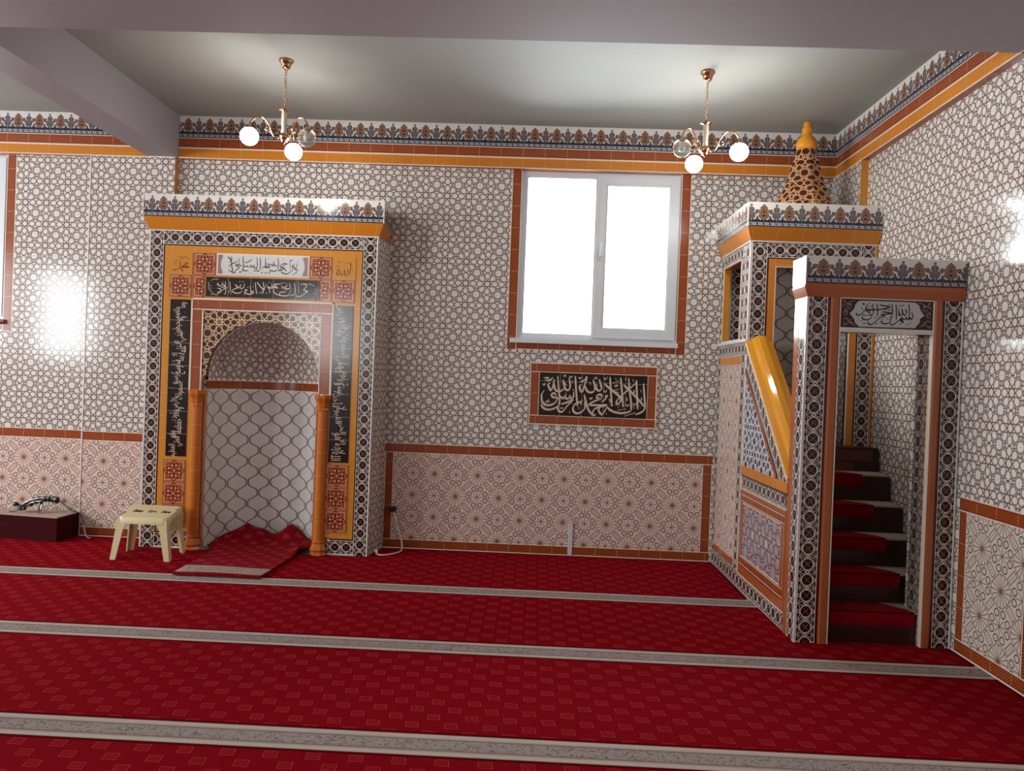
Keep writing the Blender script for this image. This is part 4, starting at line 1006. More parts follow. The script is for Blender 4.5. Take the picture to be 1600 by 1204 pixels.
# ---- steps
RS = .196
yk = lambda k: -2.14+.21*(k-1)
BUILD['wood'] = lambda: mat_plain('stair_brown', rgb(46, 19, 13), .35)
BUILD['wood_light'] = lambda: mat_plain('stair_brown_light', rgb(84, 38, 26), .35)
BUILD['runner'] = lambda: mat_runner('runner_red', rgb(112, 4, 16), rgb(136, 8, 22))
BUILD['runner_beige'] = lambda: mat_runner('runner_beige', rgb(150, 132, 116), rgb(176, 158, 140))
def mat_runner(n, a, b):
    g = G(n); u, v = g.uv(); nz = g.noise(g.objco(), 220, 2); return g.done(g.mix(nz, a, b), rough=.95, spec=.1, bump=nz, bstr=.5, bdist=.004)
for k in range(1, 7):
    y0 = yk(k); y1 = yk(k+1) if k < 6 else -.003; zt = RS*k
    m = MB(); m.box(.197, .992, y0, y1-.0005, 0, zt, 'wood')
    if k == 6:
        for (zz0, zz1, xa, xb) in ((zt-.10, zt-.02, .22, .95), (zt-.185, zt-.115, .34, .80)): m.box(xa, xb, y0-.006, y0, zz0, zz1, 'wood_light')
    st = pp_(m, 'step', label='top brown step below the throne' if k == 6 else None)
    if k < 6:
        m = MB(); t = .012; e = y0-.014
        xa, xb = .78, .63                                # boundary of red and beige at the nosing and at the back
        def slab(poly, mat):
            m.face([(x, y, zt+t) for x, y in poly], mat); m.face([(x, y, zt+.0005) for x, y in poly], mat)
            for i in range(len(poly)):
                (x0_, y0_), (x1_, y1_) = poly[i], poly[(i+1) % len(poly)]
                m.face([(x0_, y0_, zt), (x1_, y1_, zt), (x1_, y1_, zt+t), (x0_, y0_, zt+t)], mat)
        slab([(.198, e), (xa, e), (xa-.02, e+.08), (xb, y1-.002), (.198, y1-.002)], 'runner')
        m.face([(.198, e, zt+t), (xa, e, zt+t), (xa, e, zt-.05), (.198, e, zt-.05)], 'runner')
        m.face([(.198, e, zt-.05), (xa, e, zt-.05), (xa, y0-.003, zt-.085), (.198, y0-.003, zt-.085)], 'runner')
        pp_(m, 'runner', st, 'red carpet runner on the step')
        m = MB(); slab([(xa, e), (.985, e), (.985, y1-.002), (xb, y1-.002), (xa-.02, e+.08)], 'runner_beige'); pp_(m, 'runner_edge', st, 'beige carpet edge on the step')

# ---- throne tower
TF, TW = -.90, 1.012
fl_ = 6*RS
m = MB()
m.box(.004, .055, TF+.012, -.66, 1.99, 2.78, 'star', skip='f'); m.box(.004, .055, -.11, -.003, 1.99, 2.78, 'star'); m.box(.004, .055, -.66, -.11, 2.665, 2.78, 'star')
m.box(.004, .20, TF+.012, TF+.06, 1.15, 2.78, 'star', skip='f'); m.box(.81, TW, TF+.012, TF+.06, fl_, 2.78, 'chain', skip='f'); m.box(.20, .81, TF+.012, TF+.06, 2.58, 2.78, 'star', skip='f')
m.box(.055, TW, TF+.06, -.003, 2.74, 2.78, 'paint')
tower = pp_(m, 'throne_tower', label='square tiled tower over the top of the stairs')
m = MB()
m.chain((.016, TF, 1.3), Z, X, 1.47, .118); m.chain((.134, TF, 2.655), X, Z, .745, .115); m.chain((.879, TF, fl_), Z, X, 1.48+.12, .112)
m.chain((0, TF+.008, 2.0), Z, Y, .775, .118, 'chain_grey'); m.chain((0, TF+.126, 2.0), Z, Y, .67, .105, 'chain_grey'); m.chain((0, -.107, 2.0), Z, Y, .775, .104, 'chain_grey'); m.chain((0, -.66, 2.672), Y, Z, .55, .105, 'chain_grey')
m.box(-.002, .014, TF-.004, TF+.014, 1.985, 2.78, 'white')
m.chain((.815, TF+.055, fl_), Z, Y, 1.4, -.05)
pp_(m, 'ring_border', tower, 'black border of linked white rings')
m = MB(); m.box(.134, .150, TF+.001, TF+.013, 1.3, 2.655, 'darkred'); m.box(.134, .879, TF+.001, TF+.013, 2.643, 2.657, 'darkred'); m.box(.863, .879, TF+.001, TF+.013, fl_, 2.655, 'darkred'); pp_(m, 'dark_edge', tower)
m = MB(); m.box(.150, .203, TF-.004, TF+.013, 1.3, 2.643, 'orange'); m.box(.810, .863, TF-.004, TF+.013, fl_, 2.643, 'orange'); m.box(.203, .810, TF-.004, TF+.013, 2.585, 2.643, 'orange'); m.box(.991, TW, TF-.002, TF+.013, fl_, 2.78, 'orange')
m.box(.203, .209, TF-.006, TF+.012, 1.3, 2.585, 'cream'); m.box(.804, .810, TF-.006, TF+.012, fl_, 2.585, 'cream'); m.box(.209, .804, TF-.006, TF+.012, 2.578, 2.585, 'cream')
m.box(.992, TW, TF+.013, -.003, fl_, 2.74, 'star')
pp_(m, 'orange_trim', tower)
m = MB()                                                   # side opening: orange reveal and white bead
m.box(.0, .055, -.118, -.108, 2.0, 2.665, 'orange_bright'); m.box(.0, .06, -.665, -.655, 2.0, 2.665, 'orange_red'); m.box(.0, .06, -.655, -.118, 2.655, 2.668, 'orange_red'); m.box(-.004, .06, -.668, -.105, 1.994, 2.008, 'cream')
m.box(-.005, .004, -.672, -.660, 2.0, 2.675, 'cream'); m.box(-.005, .004, -.110, -.10, 2.0, 2.675, 'cream'); m.box(-.005, .004, -.672, -.10, 2.663, 2.675, 'cream')
pp_(m, 'side_opening', tower)
m = MB(); yb = -.02
m.face([(.055, yb, fl_), (TW, yb, fl_), (TW, yb, 2.74), (.055, yb, 2.74)], 'ogee_brown', [(.055, fl_), (TW, fl_), (TW, 2.74), (.055, 2.74)])
bw_ = pp_(m, 'throne_back', tower, 'brown trellis-tiled back of the throne')
m = MB(); m.chain((.086, yb-.03, fl_), Z, X, 1.50, .12); m.box(.056, .072, yb-.032, yb-.02, fl_, 2.7, 'darkred'); m.box(.072, .086, yb-.034, yb-.02, fl_, 2.7, 'cream'); pp_(m, 'ring_border', bw_)
# cornice and crest of the tower
za, zb, z1 = 2.78, 2.885, 3.078; cyf = -.965; cxl = -.048
m = MB()
m.face([(0, TF-.002, za), (TW, TF-.002, za), (TW, cyf, zb), (cxl, cyf, zb)], 'orange', [(0, .03), (1.01, .03), (1.01, .15), (-.05, .15)])
m.face([(0, TF-.002, za), (0, -.003, za), (cxl, -.003, zb), (cxl, cyf, zb)], 'orange', [(0, .03), (.9, .03), (.9, .15), (-.06, .15)])
m.box(-.006, TW, TF-.008, TF+.004, za-.006, za+.004, 'white'); m.box(-.006, .004, TF-.008, -.003, za-.006, za+.004, 'white')
pp_(m, 'sloping_cornice', tower)
m = MB(); k = .025
m.face([(cxl, cyf, zb), (TW, cyf, zb), (TW, cyf, z1), (cxl, cyf, z1)], 'crest', [(cxl+k, 0), (TW+k, 0), (TW+k, .2), (cxl+k, .2)])
m.face([(cxl, cyf, zb), (cxl, -.003, zb), (cxl, -.003, z1), (cxl, cyf, z1)], 'crest', [(cyf, 0), (0, 0), (0, .2), (cyf, .2)]); m.face([(TW, cyf, zb), (TW, -.003, zb), (TW, -.003, z1), (TW, cyf, z1)], 'white')
m.face([(cxl, cyf, z1), (TW, cyf, z1), (TW, -.003, z1), (cxl, -.003, z1)], 'white')
m.box(cxl-.004, cxl+.004, cyf-.004, cyf+.004, zb, z1, 'white')
pp_(m, 'palmette_crest', tower, 'white crest with a row of palmettes')
# cone roof, eight flared facets
m = MB(); ccx, ccy = .562, -.47
pr = [(.335, 3.079), (.255, 3.17), (.195, 3.28), (.150, 3.40), (.115, 3.52), (.078, 3.655)]
run = 0
for i in range(len(pr)-1):
    (ra, za_), (rb, zb_) = pr[i], pr[i+1]; dl = math.hypot(ra-rb, zb_-za_)
    for j in range(8):
        t0, t1 = 2*PI*j/8-PI/2, 2*PI*(j+1)/8-PI/2; h = math.sin(PI/8)
        m.face([(ccx+ra*math.cos(t0), ccy+ra*math.sin(t0), za_), (ccx+ra*math.cos(t1), ccy+ra*math.sin(t1), za_), (ccx+rb*math.cos(t1), ccy+rb*math.sin(t1), zb_), (ccx+rb*math.cos(t0), ccy+rb*math.sin(t0), zb_)], 'star_cone',
               [(-ra*h, run), (ra*h, run), (rb*h, run+dl), (-rb*h, run+dl)])
    run += dl
BUILD['star_cone'] = lambda: mat_star('tile_star_cone', rgb(92, 44, 20), rgb(222, 176, 130), disc=rgb(78, 32, 15), petal=rgb(78, 32, 15), star=rgb(150, 96, 50), w=.015, t=.2, aa=.012)
cone = pp_(m, 'cone_roof', label='flared eight-sided cone roof with brown star tiles')
m = MB(); m.lathe([(.0, 3.64), (.078, 3.645), (.088, 3.675), (.086, 3.71), (.068, 3.745), (.045, 3.77), (.037, 3.79), (.045, 3.81), (.042, 3.83), (.030, 3.845), (.034, 3.862), (.028, 3.882), (.010, 3.893), (0, 3.895)], (ccx, ccy, 0), 20, 'orange_rail'); pp_(m, 'finial', cone, 'glossy orange bulb finial')

# ================================================================== WALL INSCRIPTION
ix0, ix1, iz0, iz1 = 3.143, 4.302, 1.200, 1.764
io = ((ix0+ix1)/2, -.01, iz0)
insc = thing('inscription_panel', 'black wall panel of large cream Arabic script in a red border, below the window', 'inscription panel', io)
m = MB(); b = .085
for (a, c_, d_, e) in ((ix0, ix1, iz0, iz0+b), (ix0, ix1, iz1-b, iz1)): m.strip((a, -.012, d_), X, Z, c_-a, e-d_, 'red', s0=a, design=.09)
for a in (ix0, ix1-b): m.strip((a, -.012, iz0+b), Z, X, iz1-iz0-2*b, b, 'red', s0=0, design=.09)
m.box(ix0, ix1, -.0115, -.001, iz0, iz1, 'cream')
for (a, c_, d_, e) in ((ix0-.004, ix1+.004, iz0-.004, iz0+.004), (ix0-.004, ix1+.004, iz1-.004, iz1+.004), (ix0-.004, ix0+.004, iz0, iz1), (ix1-.004, ix1+.004, iz0, iz1)): m.box(a, c_, -.014, -.004, d_, e, 'cream')
m.build('tile_border', insc, io)['label'] = 'red border of small dotted tiles'
m = MB(); m.box(ix0+b, ix1-b, -.0145, -.011, iz0+b, iz1-b, 'black', -.02, .0); g_ = m.build('black_ground', insc, io)
f8 = mapper((140, 172), (1462, 212), (118, 690), ix0+b, ix1-b, iz1-b, iz0+b, -.0145)
SH = [[(1410, 300), (1418, 440), (1425, 580), (1395, 640), (1310, 678)], [(1165, 320), (1240, 388), (1330, 480), (1412, 572)], [(1228, 235), (1238, 380), (1258, 560), (1245, 635), (1150, 660), (1060, 650), (995, 620), (962, 585)], [(962, 585), (930, 640), (900, 678), (868, 650), (860, 605), (885, 590)],
      [(1322, 262), (1328, 430), (1338, 615)], [(1338, 278), (1240, 365), (1150, 440), (1095, 495), (1075, 535), (1095, 550), (1125, 520), (1128, 480)], [(930, 308), (1000, 368), (1080, 430), (1128, 478), (1132, 520)], [(1130, 230), (1145, 400), (1160, 588)], [(1000, 225), (1010, 400), (1022, 582)],
      [(868, 252), (888, 320), (895, 368), (870, 392), (838, 375), (820, 320)], [(795, 262), (815, 350), (795, 405), (745, 412), (712, 385), (700, 340)], [(715, 215), (712, 260), (690, 320), (665, 400), (640, 395), (625, 340), (650, 320)], [(712, 222), (690, 262), (632, 292)],
      [(575, 215), (585, 400), (600, 582)], [(500, 240), (512, 330), (495, 385), (455, 378), (435, 320), (425, 262)], [(425, 262), (442, 350), (405, 395), (345, 398), (322, 365), (318, 310)], [(318, 255), (300, 340), (275, 392), (248, 350), (242, 320), (268, 300)], [(300, 232), (275, 262), (225, 282)],
      [(360, 215), (372, 400), (382, 520), (362, 580), (300, 615), (230, 625), (175, 600), (152, 560)], [(556, 405), (550, 470), (522, 488), (505, 455), (495, 488), (462, 490), (445, 458), (430, 488), (395, 470), (385, 455)], [(340, 450), (315, 425), (282, 440), (300, 475), (345, 480), (350, 505), (300, 560), (225, 572), (170, 535), (160, 450), (192, 392)],
      [(555, 500), (510, 540), (465, 590), (415, 648), (372, 642), (358, 600), (370, 570)], [(545, 505), (470, 535), (400, 560)], [(682, 440), (705, 530), (735, 625), (790, 685), (825, 680)], [(690, 525), (690, 600), (650, 650), (590, 668), (550, 640), (548, 590), (590, 545), (640, 530), (640, 560)],
      [(905, 470), (885, 438), (845, 448), (840, 480), (890, 488), (830, 510), (745, 555), (800, 568), (965, 560)], [(960, 570), (860, 590), (800, 625), (785, 670)], [(975, 460), (950, 455), (945, 490), (895, 528)]]
m = MB(); pen(m, SH, f8, 27, 'letter', nib=.9, thin=.5)
MK = [[(185, 240), (250, 240), (200, 270)], [(170, 310), (195, 330), (205, 300)], [(500, 215), (520, 235), (545, 215)], [(615, 230), (635, 250), (655, 225)], [(925, 235), (945, 255), (970, 225)], [(1030, 298), (1110, 278)], [(1050, 385), (1110, 372)], [(1060, 320), (1065, 345), (1078, 322), (1085, 345), (1095, 315)], [(430, 205), (438, 225), (448, 207), (455, 225), (462, 200)], [(808, 230), (815, 250), (826, 232), (835, 250), (842, 225)], [(750, 475), (756, 495), (766, 478), (775, 495), (782, 472)],
      [(1195, 470), (1210, 500), (1195, 515)], [(1290, 380), (1298, 410), (1280, 415)], [(1375, 380), (1380, 410)], [(1380, 470), (1388, 498), (1372, 500)], [(1190, 550), (1215, 575), (1235, 550)], [(1280, 540), (1300, 560), (1320, 535)], [(1285, 590), (1300, 605)], [(1180, 695), (1310, 655)], [(1090, 630), (1195, 608)], [(1095, 585), (1105, 605)], [(920, 385), (945, 410), (960, 380)], [(985, 490), (1000, 515), (990, 540)], [(950, 655), (955, 680)], [(500, 640), (505, 668)], [(610, 590), (618, 620)], [(655, 500), (660, 530)], [(240, 500), (245, 525), (205, 525)], [(745, 290), (765, 320)], [(825, 310), (850, 335)], [(450, 300), (470, 335)], [(535, 270), (545, 305)], [(540, 375), (560, 395)], [(1065, 240), (1080, 265)], [(1185, 240), (1195, 270)], [(1280, 250), (1290, 285)], [(390, 600), (410, 610), (425, 595)], [(1070, 400), (1110, 420)], [(455, 410), (462, 450)]]
pen(m, MK, f8, 14, 'letter', thin=.6)
m.build('lettering', g_, io)

# ================================================================== CHANDELIERS
BUILD['stemglass'] = lambda: mat_plain('stem_cream_glass', rgb(196, 186, 166), .2)
BUILD['globe_on'] = lambda: mat_plain('globe_lit', rgb(240, 240, 236), .2, emit=(1, .995, .96), estr=50)
BUILD['globe_off'] = lambda: mat_plain('globe_clear', rgb(236, 240, 236), .06, trans=.92, ior=1.12)
BUILD['bulb_off'] = lambda: mat_plain('bulb_grey', rgb(206, 206, 200), .3)
def chandelier(loc, rot, lit, label):
    x, y = loc; o = (x, y, H)
    t = thing('chandelier', label, 'chandelier', o, 0, None)
    def b(mb, name, parent=t, lab=None):
        ob = mb.build(name, parent, (0, 0, 0))
        if lab: ob['label'] = lab
        return ob
    m = MB(); m.lathe([(0, -.001), (.052, -.001), (.054, -.012), (.040, -.026), (.034, -.045), (.028, -.062), (.012, -.072), (0, -.073)], (0, 0, 0), 20, 'brass'); b(m, 'ceiling_rose')
    m = MB(); n = 13; zt, zb_ = -.068, -.362
    for i in range(n):
        zc = zt+(zb_-zt)*(i+.5)/n; a = (i % 2)*PI/2+.3*i; pth = []
        for k in range(13):
            q_ = 2*PI*k/12; r_ = .0085*math.cos(q_); pth.append((r_*math.cos(a), r_*math.sin(a), zc+.0145*math.sin(q_)))
        m.tube(pth, .0022, 'brass', 5, cap=False)
    m.tube([(.004, 0, zt), (.010, .004, -.2), (-.006, 0, zb_)], .0016, 'cable', 5)
    b(m, 'chain')
    m = MB(); m.lathe([(0, -.352), (.006, -.354), (.008, -.368), (.040, -.374), (.042, -.380), (.020, -.386), (.018, -.392)], (0, 0, 0), 20, 'brass'); m.lathe([(.019, -.392), (.021, -.44), (.018, -.50), (.020, -.545)], (0, 0, 0), 16, 'stemglass')
    m.lathe([(.020, -.545), (.030, -.552), (.036, -.568), (.030, -.588), (.018, -.598), (.020, -.606), (.010, -.614), (.006, -.624), (0, -.627)], (0, 0, 0), 20, 'brass'); b(m, 'stem')
    for i, on in enumerate(lit):
        a = rot+2*PI*i/3; ca, sa = math.cos(a), math.sin(a)
        P = lambda r, z: (r*ca, r*sa, z)
        pth = smooth_path([P(.028, -.570), P(.055, -.592), P(.085, -.56), P(.11, -.50), P(.155, -.455), P(.205, -.465), P(.238, -.505), P(.245, -.535)], 5)
        m = MB(); m.tube(pth, .0058, 'brass', 8)
        m.tube(smooth_path([P(.11, -.50), P(.095, -.53), P(.115, -.555), P(.135, -.535), P(.12, -.52)], 4), .004, 'brass', 6)
        arm = b(m, 'arm')
        m = MB(); gx, gy, _ = P(.245, 0); m.lathe([(0, -.528), (.010, -.530), (.014, -.545), (.026, -.552), (.028, -.566), (.0, -.567)], (gx, gy, 0), 14, 'brass'); b(m, 'socket', arm)
        m = MB(); R = .066; zc = -.611
        pf = [(R*math.cos(PI/2-PI*k/16), zc+R*math.sin(PI/2-PI*k/16)) for k in range(3, 17)]
        pf[-1] = (0, zc-R)
        m.lathe(pf, (gx, gy, 0), 24, 'globe_on' if on else 'globe_off')
        gl = b(m, 'globe', arm, 'lit glass globe' if on else 'unlit clear glass globe')
        if not on:
            m = MB(); m.lathe([(0, -.566), (.016, -.568), (.018, -.59), (.024, -.605), (.020, -.628), (.0, -.636)], (gx, gy, 0), 14, 'bulb_off'); b(m, 'bulb', gl)
    return t
chandelier((1.242, -1.41), math.radians(90), (True, True, False), 'three-armed brass chandelier in front of the niche, its right globe unlit')
chandelier((4.371, -1.40), math.radians(97), (True, False, True), 'three-armed brass chandelier over the window and pulpit, its left globe unlit')

# ================================================================== STOOL
so = (-.01, -.715, 0)
st = thing('stool', 'cream plastic stool standing before the left column of the niche', 'stool', so)
q = lambda x, y: .352+.16*(y+.88)                       # slightly tilted seat plane
m = MB()
xf0, xf1, xb0, xb1, yf_, yb_ = -.207, .215, -.245, .195, -.885, -.555
def rr(k, n=5, inset=0.):                               # rounded seat outline
    c = [((xf0+.05+inset*0, yf_+.05), PI, 1.5*PI), ((xf1-.05, yf_+.05), 1.5*PI, 2*PI), ((xb1-.05, yb_-.05), 0, .5*PI), ((xb0+.05, yb_-.05), .5*PI, PI)]
    out = []
    for (cx, cy), a0, a1 in c:
        for i in range(n+1):
            t = a0+(a1-a0)*i/n; out.append((cx+(.05-inset)*math.cos(t), cy+(.05-inset)*math.sin(t)))
    return out
holes = [(-.105, -.70, .040, .024), (.015, -.715, .030, .014), (.125, -.70, .040, .024)]
O1 = rr(0); O2 = rr(0, inset=.012); n = len(O1)
for i in range(n):
    j = (i+1) % n
    (ax, ay), (bx, by) = O1[i], O1[j]; (cx, cy), (dx, dy) = O2[i], O2[j]
    m.face([(ax, ay, q(ax, ay)-.055), (bx, by, q(bx, by)-.055), (bx, by, q(bx, by)-.012), (ax, ay, q(ax, ay)-.012)], 'stoolplastic', smooth=True)
    m.face([(ax, ay, q(ax, ay)-.012), (bx, by, q(bx, by)-.012), (dx, dy, q(dx, dy)), (cx, cy, q(cx, cy))], 'stoolplastic', smooth=True)
# top built as bands round three slots
def band(x0, x1, y0, y1):
    m.face([(x0, y0, q(x0, y0)), (x1, y0, q(x1, y0)), (x1, y1, q(x1, y1)), (x0, y1, q(x0, y1))], 'stoolplastic')
hx = [(-.150, -.066), (-.022, .048), (.090, .172)]; hy0, hy1 = -.752, -.680
m.face([(x, y, q(x, y)) for x, y in O2 if y <= hy0] + [(xf1-.012, hy0, q(0, hy0)), (xf0+.012, hy0, q(0, hy0))], 'stoolplastic')
m.face([(xb0+.012-.0, hy1, q(0, hy1)), (xb1-.012, hy1, q(0, hy1))]+[(x, y, q(x, y)) for x, y in O2 if y >= hy1], 'stoolplastic')
xs_ = [xf0-.01, hx[0][0], hx[0][1], hx[1][0], hx[1][1], hx[2][0], hx[2][1], xf1-.014]
for i in range(0, 7, 2): band(xs_[i], xs_[i+1], hy0, hy1)
for a, b_ in hx:
    for (p1, p2) in (((a, hy0), (b_, hy0)), ((b_, hy0), (b_, hy1)), ((b_, hy1), (a, hy1)), ((a, hy1), (a, hy0))):
        m.face([(*p1, q(*p1)), (*p2, q(*p2)), (*p2, q(*p2)-.012), (*p1, q(*p1)-.012)], 'stoolplastic')
seat = m.build('seat', st, so)
# pierced right apron
m = MB(); xa = .212
for i in range(7):
    for j in range(4):
        y0 = -.83+i*.036; z0 = .20+j*.028+.16*(y0+.88)
        m.tube([(xa-.002*0, y0, z0), (xa-.004, y0+.036, z0+.028)], .0045, 'stoolplastic', 5, cap=False); m.tube([(xa, y0, z0+.028), (xa-.004, y0+.036, z0)], .0045, 'stoolplastic', 5, cap=False)
m.build('pierced_apron', st, so)
feet = [((-.245, -.905), (-.190, -.862)), ((.246, -.895), (.185, -.862)), ((.222, -.545), (.165, -.585)), ((-.275, -.545), (-.215, -.585))]
for (fx, fyy), (tx, ty) in feet:
    m = MB(); zt = q(tx, ty)-.02
    sx = 1 if fx > 0 else -1; syy = 1 if fyy > -.7 else -1
    def sec(x, y, w): # L-shaped section, opening inward
        t = .010
        return [(x, y), (x-sx*w, y), (x-sx*w, y-syy*t), (x-sx*t, y-syy*t), (x-sx*t, y-syy*w), (x, y-syy*w)]
    A_, B_, C_ = sec(fx, fyy, .045), sec(fx+(tx-fx)*.72+sx*.01, fyy+(ty-fyy)*.72+syy*.012, .062), sec(tx+sx*.022, ty+syy*.018, .11)
    zs_ = (0, zt*.74, zt)
    for (S0, za_), (S1, zb_) in (((A_, zs_[0]), (B_, zs_[1])), ((B_, zs_[1]), (C_, zs_[2]))):
        for i in range(6):
            j = (i+1) % 6; m.face([(*S0[i], za_), (*S0[j], za_), (*S1[j], zb_), (*S1[i], zb_)], 'stoolplastic')
    m.face([(*p_, 0) for p_ in A_], 'stoolplastic')
    m.build('leg', st, so)

# ================================================================== NICHE RUG
def mat_rug():
    g = G('niche_rug'); u, v = g.uv(); nz = g.noise(g.P(u, v), 260, 2)
    c = g.mix(nz, rgb(108, 1, 12), rgb(146, 5, 22))
    def mot(ou, ov):
        a = g.sub(g.fl(g.add(u, ou), .18), .09); b_ = g.sub(g.fl(g.add(v, ov), .172), .086); return g.mx(g.sub(g.abs(a), .031), g.sub(g.abs(b_), .026))
    d = g.mn(mot(.02, .05), mot(.11, .136)); c = g.mix(g.mul(g.lt(d, 0, .006), .5), c, rgb(176, 52, 58))
    be = g.mix(nz, rgb(150, 132, 122), rgb(180, 160, 148)); B = g.sub(g.abs(g.add(v, 1.165)), .10)
    vl = g.abs(g.sub(g.M('FRACT', g.mul(g.noise(g.P(u, v), 22, 3), 5)), .5))
    be = g.mix(g.mul(g.lt(vl, .08, .06), g.lt(g.add(B, .03), 0, .006)), be, rgb(116, 94, 86))
    c = g.mix(g.lt(B, 0, .006), c, be)
    return g.done(c, rough=.95, spec=.12, bump=nz, bstr=.5, bdist=.004)
BUILD['rug'] = mat_rug
def rug_z(x, y):
    z = .027
    if y > -.30:
        t = (y+.30)/.34; t = max(0, min(1, t)); t = t*t*(3-2*t)
        p = .105*max(0, 1-abs(x-.545)/.20)+.115*max(0, 1-abs(x-.955)/.155)+.06*max(0, 1-abs(x-.32)/.12)+.035*max(0, 1-abs(x-.72)/.12)
        z += t*(p+.03)
    if x > 1.08 and y > -.62: z += .05*math.exp(-((x-1.17)/.05)**2-((y+.40)/.14)**2)
    z += .004*math.sin(7*x+3*y)
    return z
m = MB(); nx, ny = 40, 44
def rp(i, j):
    s_ = i/nx; tt = j/ny; y = -1.30+tt*1.36
    dep = y-NB
    half = .34
    if y < -.45: xl_, xr_ = .467-.02*max(0, (y+1.0)), 1.140+.055*(y+1.30)
    else:
        h_ = math.sqrt(max(.0, (NR-.02)**2-max(0, dep)**2)); xl_, xr_ = max(.45-.12*min(1, (y+.45)/.1), NX-h_), min(1.187+.04*min(1, (y+.45)/.1), NX+h_)
        xl_ = max(xl_, .30)
    x = xl_+(xr_-xl_)*s_
    return x, y
V_ = [[rp(i, j) for i in range(nx+1)] for j in range(ny+1)]
for j in range(ny):
    for i in range(nx):
        Q = [V_[j][i], V_[j][i+1], V_[j+1][i+1], V_[j+1][i]]
        m.face([(x, y, rug_z(x, y)) for x, y in Q], 'rug', [(x, y) for x, y in Q], True)
def edge(seq):
    for a, b_ in zip(seq, seq[1:]):
        m.face([(*a, rug_z(*a)), (*b_, rug_z(*b_)), (*b_, rug_z(*b_)-.018), (*a, rug_z(*a)-.018)], 'rug', [(a[0], -.5), (b_[0], -.5), (b_[0], -.52), (a[0], -.52)])
edge(V_[0]); edge(V_[-1]); edge([r_[0] for r_ in V_]); edge([r_[-1] for r_ in V_])
tag(m.build('niche_rug'), 'red rug piece with a beige front band, rumpled up at its back inside the niche', 'rug')

# ================================================================== BOX PLATFORM, MICROPHONE STAND, CABLES
BUILD['boxtop'] = lambda: mat_plain('box_top_carpet', rgb(176, 150, 136), .9, spec=.1)
BUILD['boxside'] = lambda: mat_plain('box_side_maroon', rgb(56, 6, 12), .85, spec=.1)
bo = (-1.32, -.22, 0)
bt = thing('platform_box', 'low maroon box platform with a pale top against the left wall', 'platform', bo)
P4 = [(-1.80, -.285), (-1.012, -.390), (-.995, -.082), (-1.80, -.01)]
P4[3] = (-1.80, -.082)
m = MB(); h_ = .212
for i in range(4):
    a, b_ = P4[i], P4[(i+1) % 4]; m.face([(*a, 0.001), (*b_, 0.001), (*b_, h_), (*a, h_)], 'boxside')
m.face([(*p_, .001) for p_ in P4], 'boxside'); m.face([(*p_, h_) for p_ in P4], 'boxside'); m.build('box_body', bt, bo)
m = MB(); cxx = sum(p_[0] for p_ in P4)/4; cyy = sum(p_[1] for p_ in P4)/4
I4 = [(x+(cxx-x)*.006, y+(cyy-y)*.015) for x, y in P4]; z0, z1 = h_+.0002, h_+.010
m.face([(*p_, z1) for p_ in I4], 'boxtop'); m.face([(*p_, z0) for p_ in I4], 'boxtop')
for i in range(4):
    a, b_ = I4[i], I4[(i+1) % 4]; m.face([(*a, z0), (*b_, z0), (*b_, z1), (*a, z1)], 'boxtop')
m.build('box_top', bt, bo)['label'] = 'pale pinkish carpeted top'
# black and chrome stand with its microphone lying on the box
ho = (-1.30, -.21, .222)
ms = thing('microphone_stand', 'small black and chrome microphone stand lying on the maroon box', 'microphone stand', ho)
R_ = lambda x, z, y=-.21: (x, y, z)
m = MB(); m.tube(smooth_path([R_(-1.475, .262), R_(-1.43, .285), R_(-1.37, .32), R_(-1.30, .343), R_(-1.22, .352), R_(-1.18, .350)], 5), [.018+.012*abs(math.sin(.9*i)) for i in range(26)], 'blackplastic', 10); body = m.build('stand_body', ms, ho)
m = MB(); m.tube(smooth_path([R_(-1.46, .285, -.228), R_(-1.36, .338, -.235), R_(-1.27, .362, -.23), R_(-1.17, .372, -.222)], 5), .0042, 'chrome', 8); m.tube(smooth_path([R_(-1.42, .268, -.23), R_(-1.34, .318, -.24), R_(-1.24, .338, -.236)], 5), .005, 'chrome', 8); m.build('chrome_rod', ms, ho)
m = MB(); m.tube(smooth_path([R_(-1.19, .350), R_(-1.17, .352), R_(-1.15, .350), R_(-1.125, .343), R_(-1.110, .340)], 3), [.018, .019, .020, .022, .024, .030, .033, .034, .033, .030, .028, .024, .010][:13], 'blackplastic', 12); hd = m.build('microphone_head', ms, ho)
m = MB(); m.tube([R_(-1.135, .346), R_(-1.129, .345)], .0345, 'chrome', 14); m.build('chrome_ring', hd, ho)
for (x0, x1, y1) in ((-1.275, -1.268, -.245), (-1.262, -1.250, -.262)):
    m = MB(); m.tube([R_(x0, .333), (x0+.004, -.225, .29), (x1, y1, .228)], [.010, .009, .011], 'chrome' if x0 > -1.27 else 'blackplastic', 8); m.build('leg', ms, ho)
m = MB()
for (x, z, y, r_) in ((-1.47, .262, -.215, .022), (-1.445, .255, -.235, .018), (-1.41, .262, -.24, .02), (-1.36, .30, -.225, .024), (-1.31, .325, -.225, .024)):
    m.lathe([(0, -r_), (r_*.8, -r_*.6), (r_, 0), (r_*.8, r_*.6), (0, r_)], (x, y, z), 9, 'blackplastic', smooth=False)
m.lathe([(0, -.02), (.024, -.012), (.026, .006), (.014, .018), (0, .02)], (-1.505, -.215, .292), 10, 'blackplastic')
m.build('clamp_knobs', ms, ho)
m = MB(); m.tube(smooth_path([R_(-1.55, .226, -.24), R_(-1.50, .232, -.24), R_(-1.46, .25, -.23)], 5), .0045, 'cable_dark', 6); m.build('tail_cable', ms, ho)
m = MB(); m.tube(smooth_path([(-1.112, -.21, .343), (-1.07, -.19, .30), (-1.02, -.15, .245), (-.975, -.10, .205), (-.93, -.11, .115), (-.895, -.13, .04), (-.865, -.16, .006)], 6), .0042, 'cable_dark', 6)
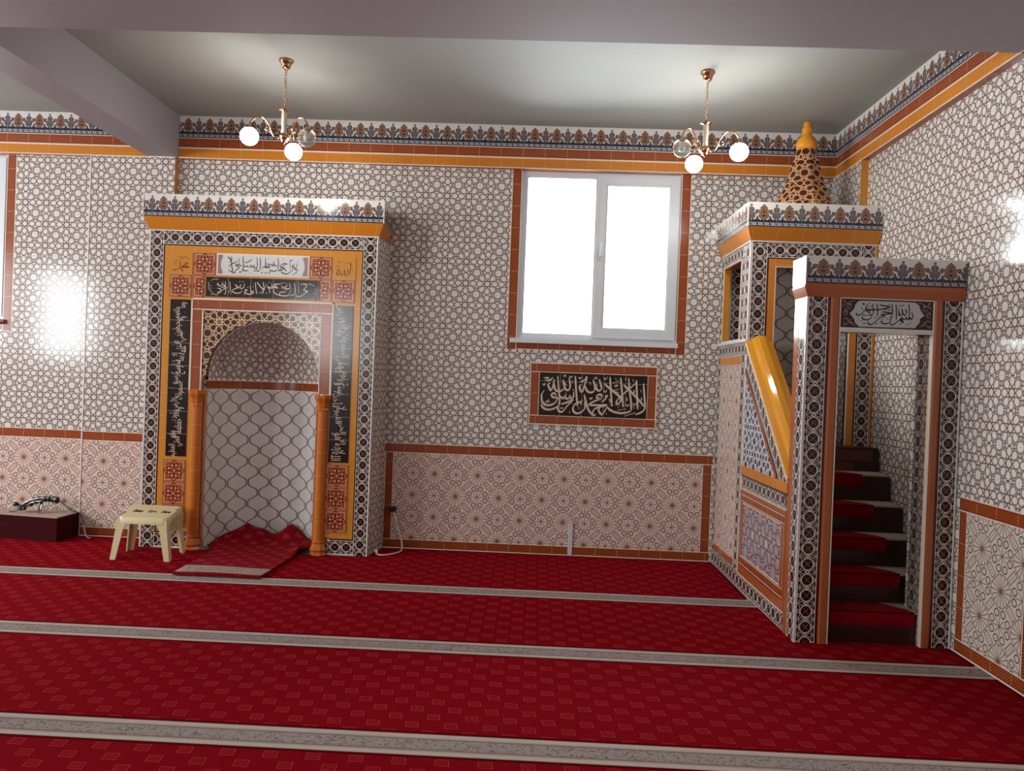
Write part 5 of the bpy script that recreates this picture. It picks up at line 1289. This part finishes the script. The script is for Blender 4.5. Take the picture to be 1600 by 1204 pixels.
m.tube(smooth_path([(-.93, -.112, .11), (-.90, -.135, .035), (-.86, -.165, .005), (-.83, -.175, .004)], 6), .0046, 'cable', 6)
tag(m.build('microphone_cable'), 'thin cable running from the stand down behind the maroon box', 'cable')

# wall socket, white cord and plug at the niche corner
m = MB()
so2 = (1.905, -.002, .36)
sk = thing('wall_socket', 'dark wall socket low on the wall right of the niche', 'socket', so2)
m = MB(); m.box(1.885, 1.945, -.022, -.002, .332, .385, 'blackplastic'); m.build('socket_plate', sk, so2)
m = MB(); m.tube([(1.925, -.022, .36), (1.925, -.03, .36)], .017, 'blackplastic', 12); m.build('socket_rim', sk, so2)
m = MB(); m.tube(smooth_path([(1.925, -.035, .358), (1.935, -.05, .33), (1.965, -.05, .24), (1.995, -.05, .14), (2.018, -.06, .06), (2.03, -.14, .010), (1.985, -.27, .008), (1.91, -.345, .008), (1.852, -.355, .012)], 6), .0068, 'cable', 8)
cord = m.build('power_cord', None); tag(cord, 'white power cord looping from the wall socket to the floor by the niche', 'cord')
m = MB(); m.tube([(1.925, -.031, .36), (1.924, -.05, .355), (1.928, -.062, .345)], [.014, .015, .008], 'blackplastic', 10); m.build('plug', cord)['label'] = 'dark plug in the socket'
m = MB(); m.tube([(1.850, -.355, .014), (1.838, -.345, .055)], [.011, .013], 'cable', 8); m.tube([(1.834, -.344, .054), (1.830, -.338, .078)], .0025, 'chrome', 6); m.tube([(1.842, -.342, .054), (1.840, -.336, .078)], .0025, 'chrome', 6); m.build('loose_plug', cord)['label'] = 'white plug end lying loose'
m = MB(); m.tube(smooth_path([(1.884, -.02, .358), (1.868, -.035, .362), (1.852, -.045, .352), (1.838, -.06, .362)], 5), .006, 'cable_dark', 6); tag(m.build('extension_lead'), 'short dark lead knotted at the wall socket', 'cable')
# white cable conduit on the wainscot
m = MB(); m.box(3.545, 3.562, -.016, -.002, .004, .30, 'pvc'); m.box(3.566, 3.583, -.016, -.002, .004, .30, 'pvc'); m.box(3.562, 3.566, -.009, -.002, .004, .30, 'cable')
tag(m.build('cable_conduit'), 'short white cable conduit rising from the floor under the inscription panel', 'conduit')
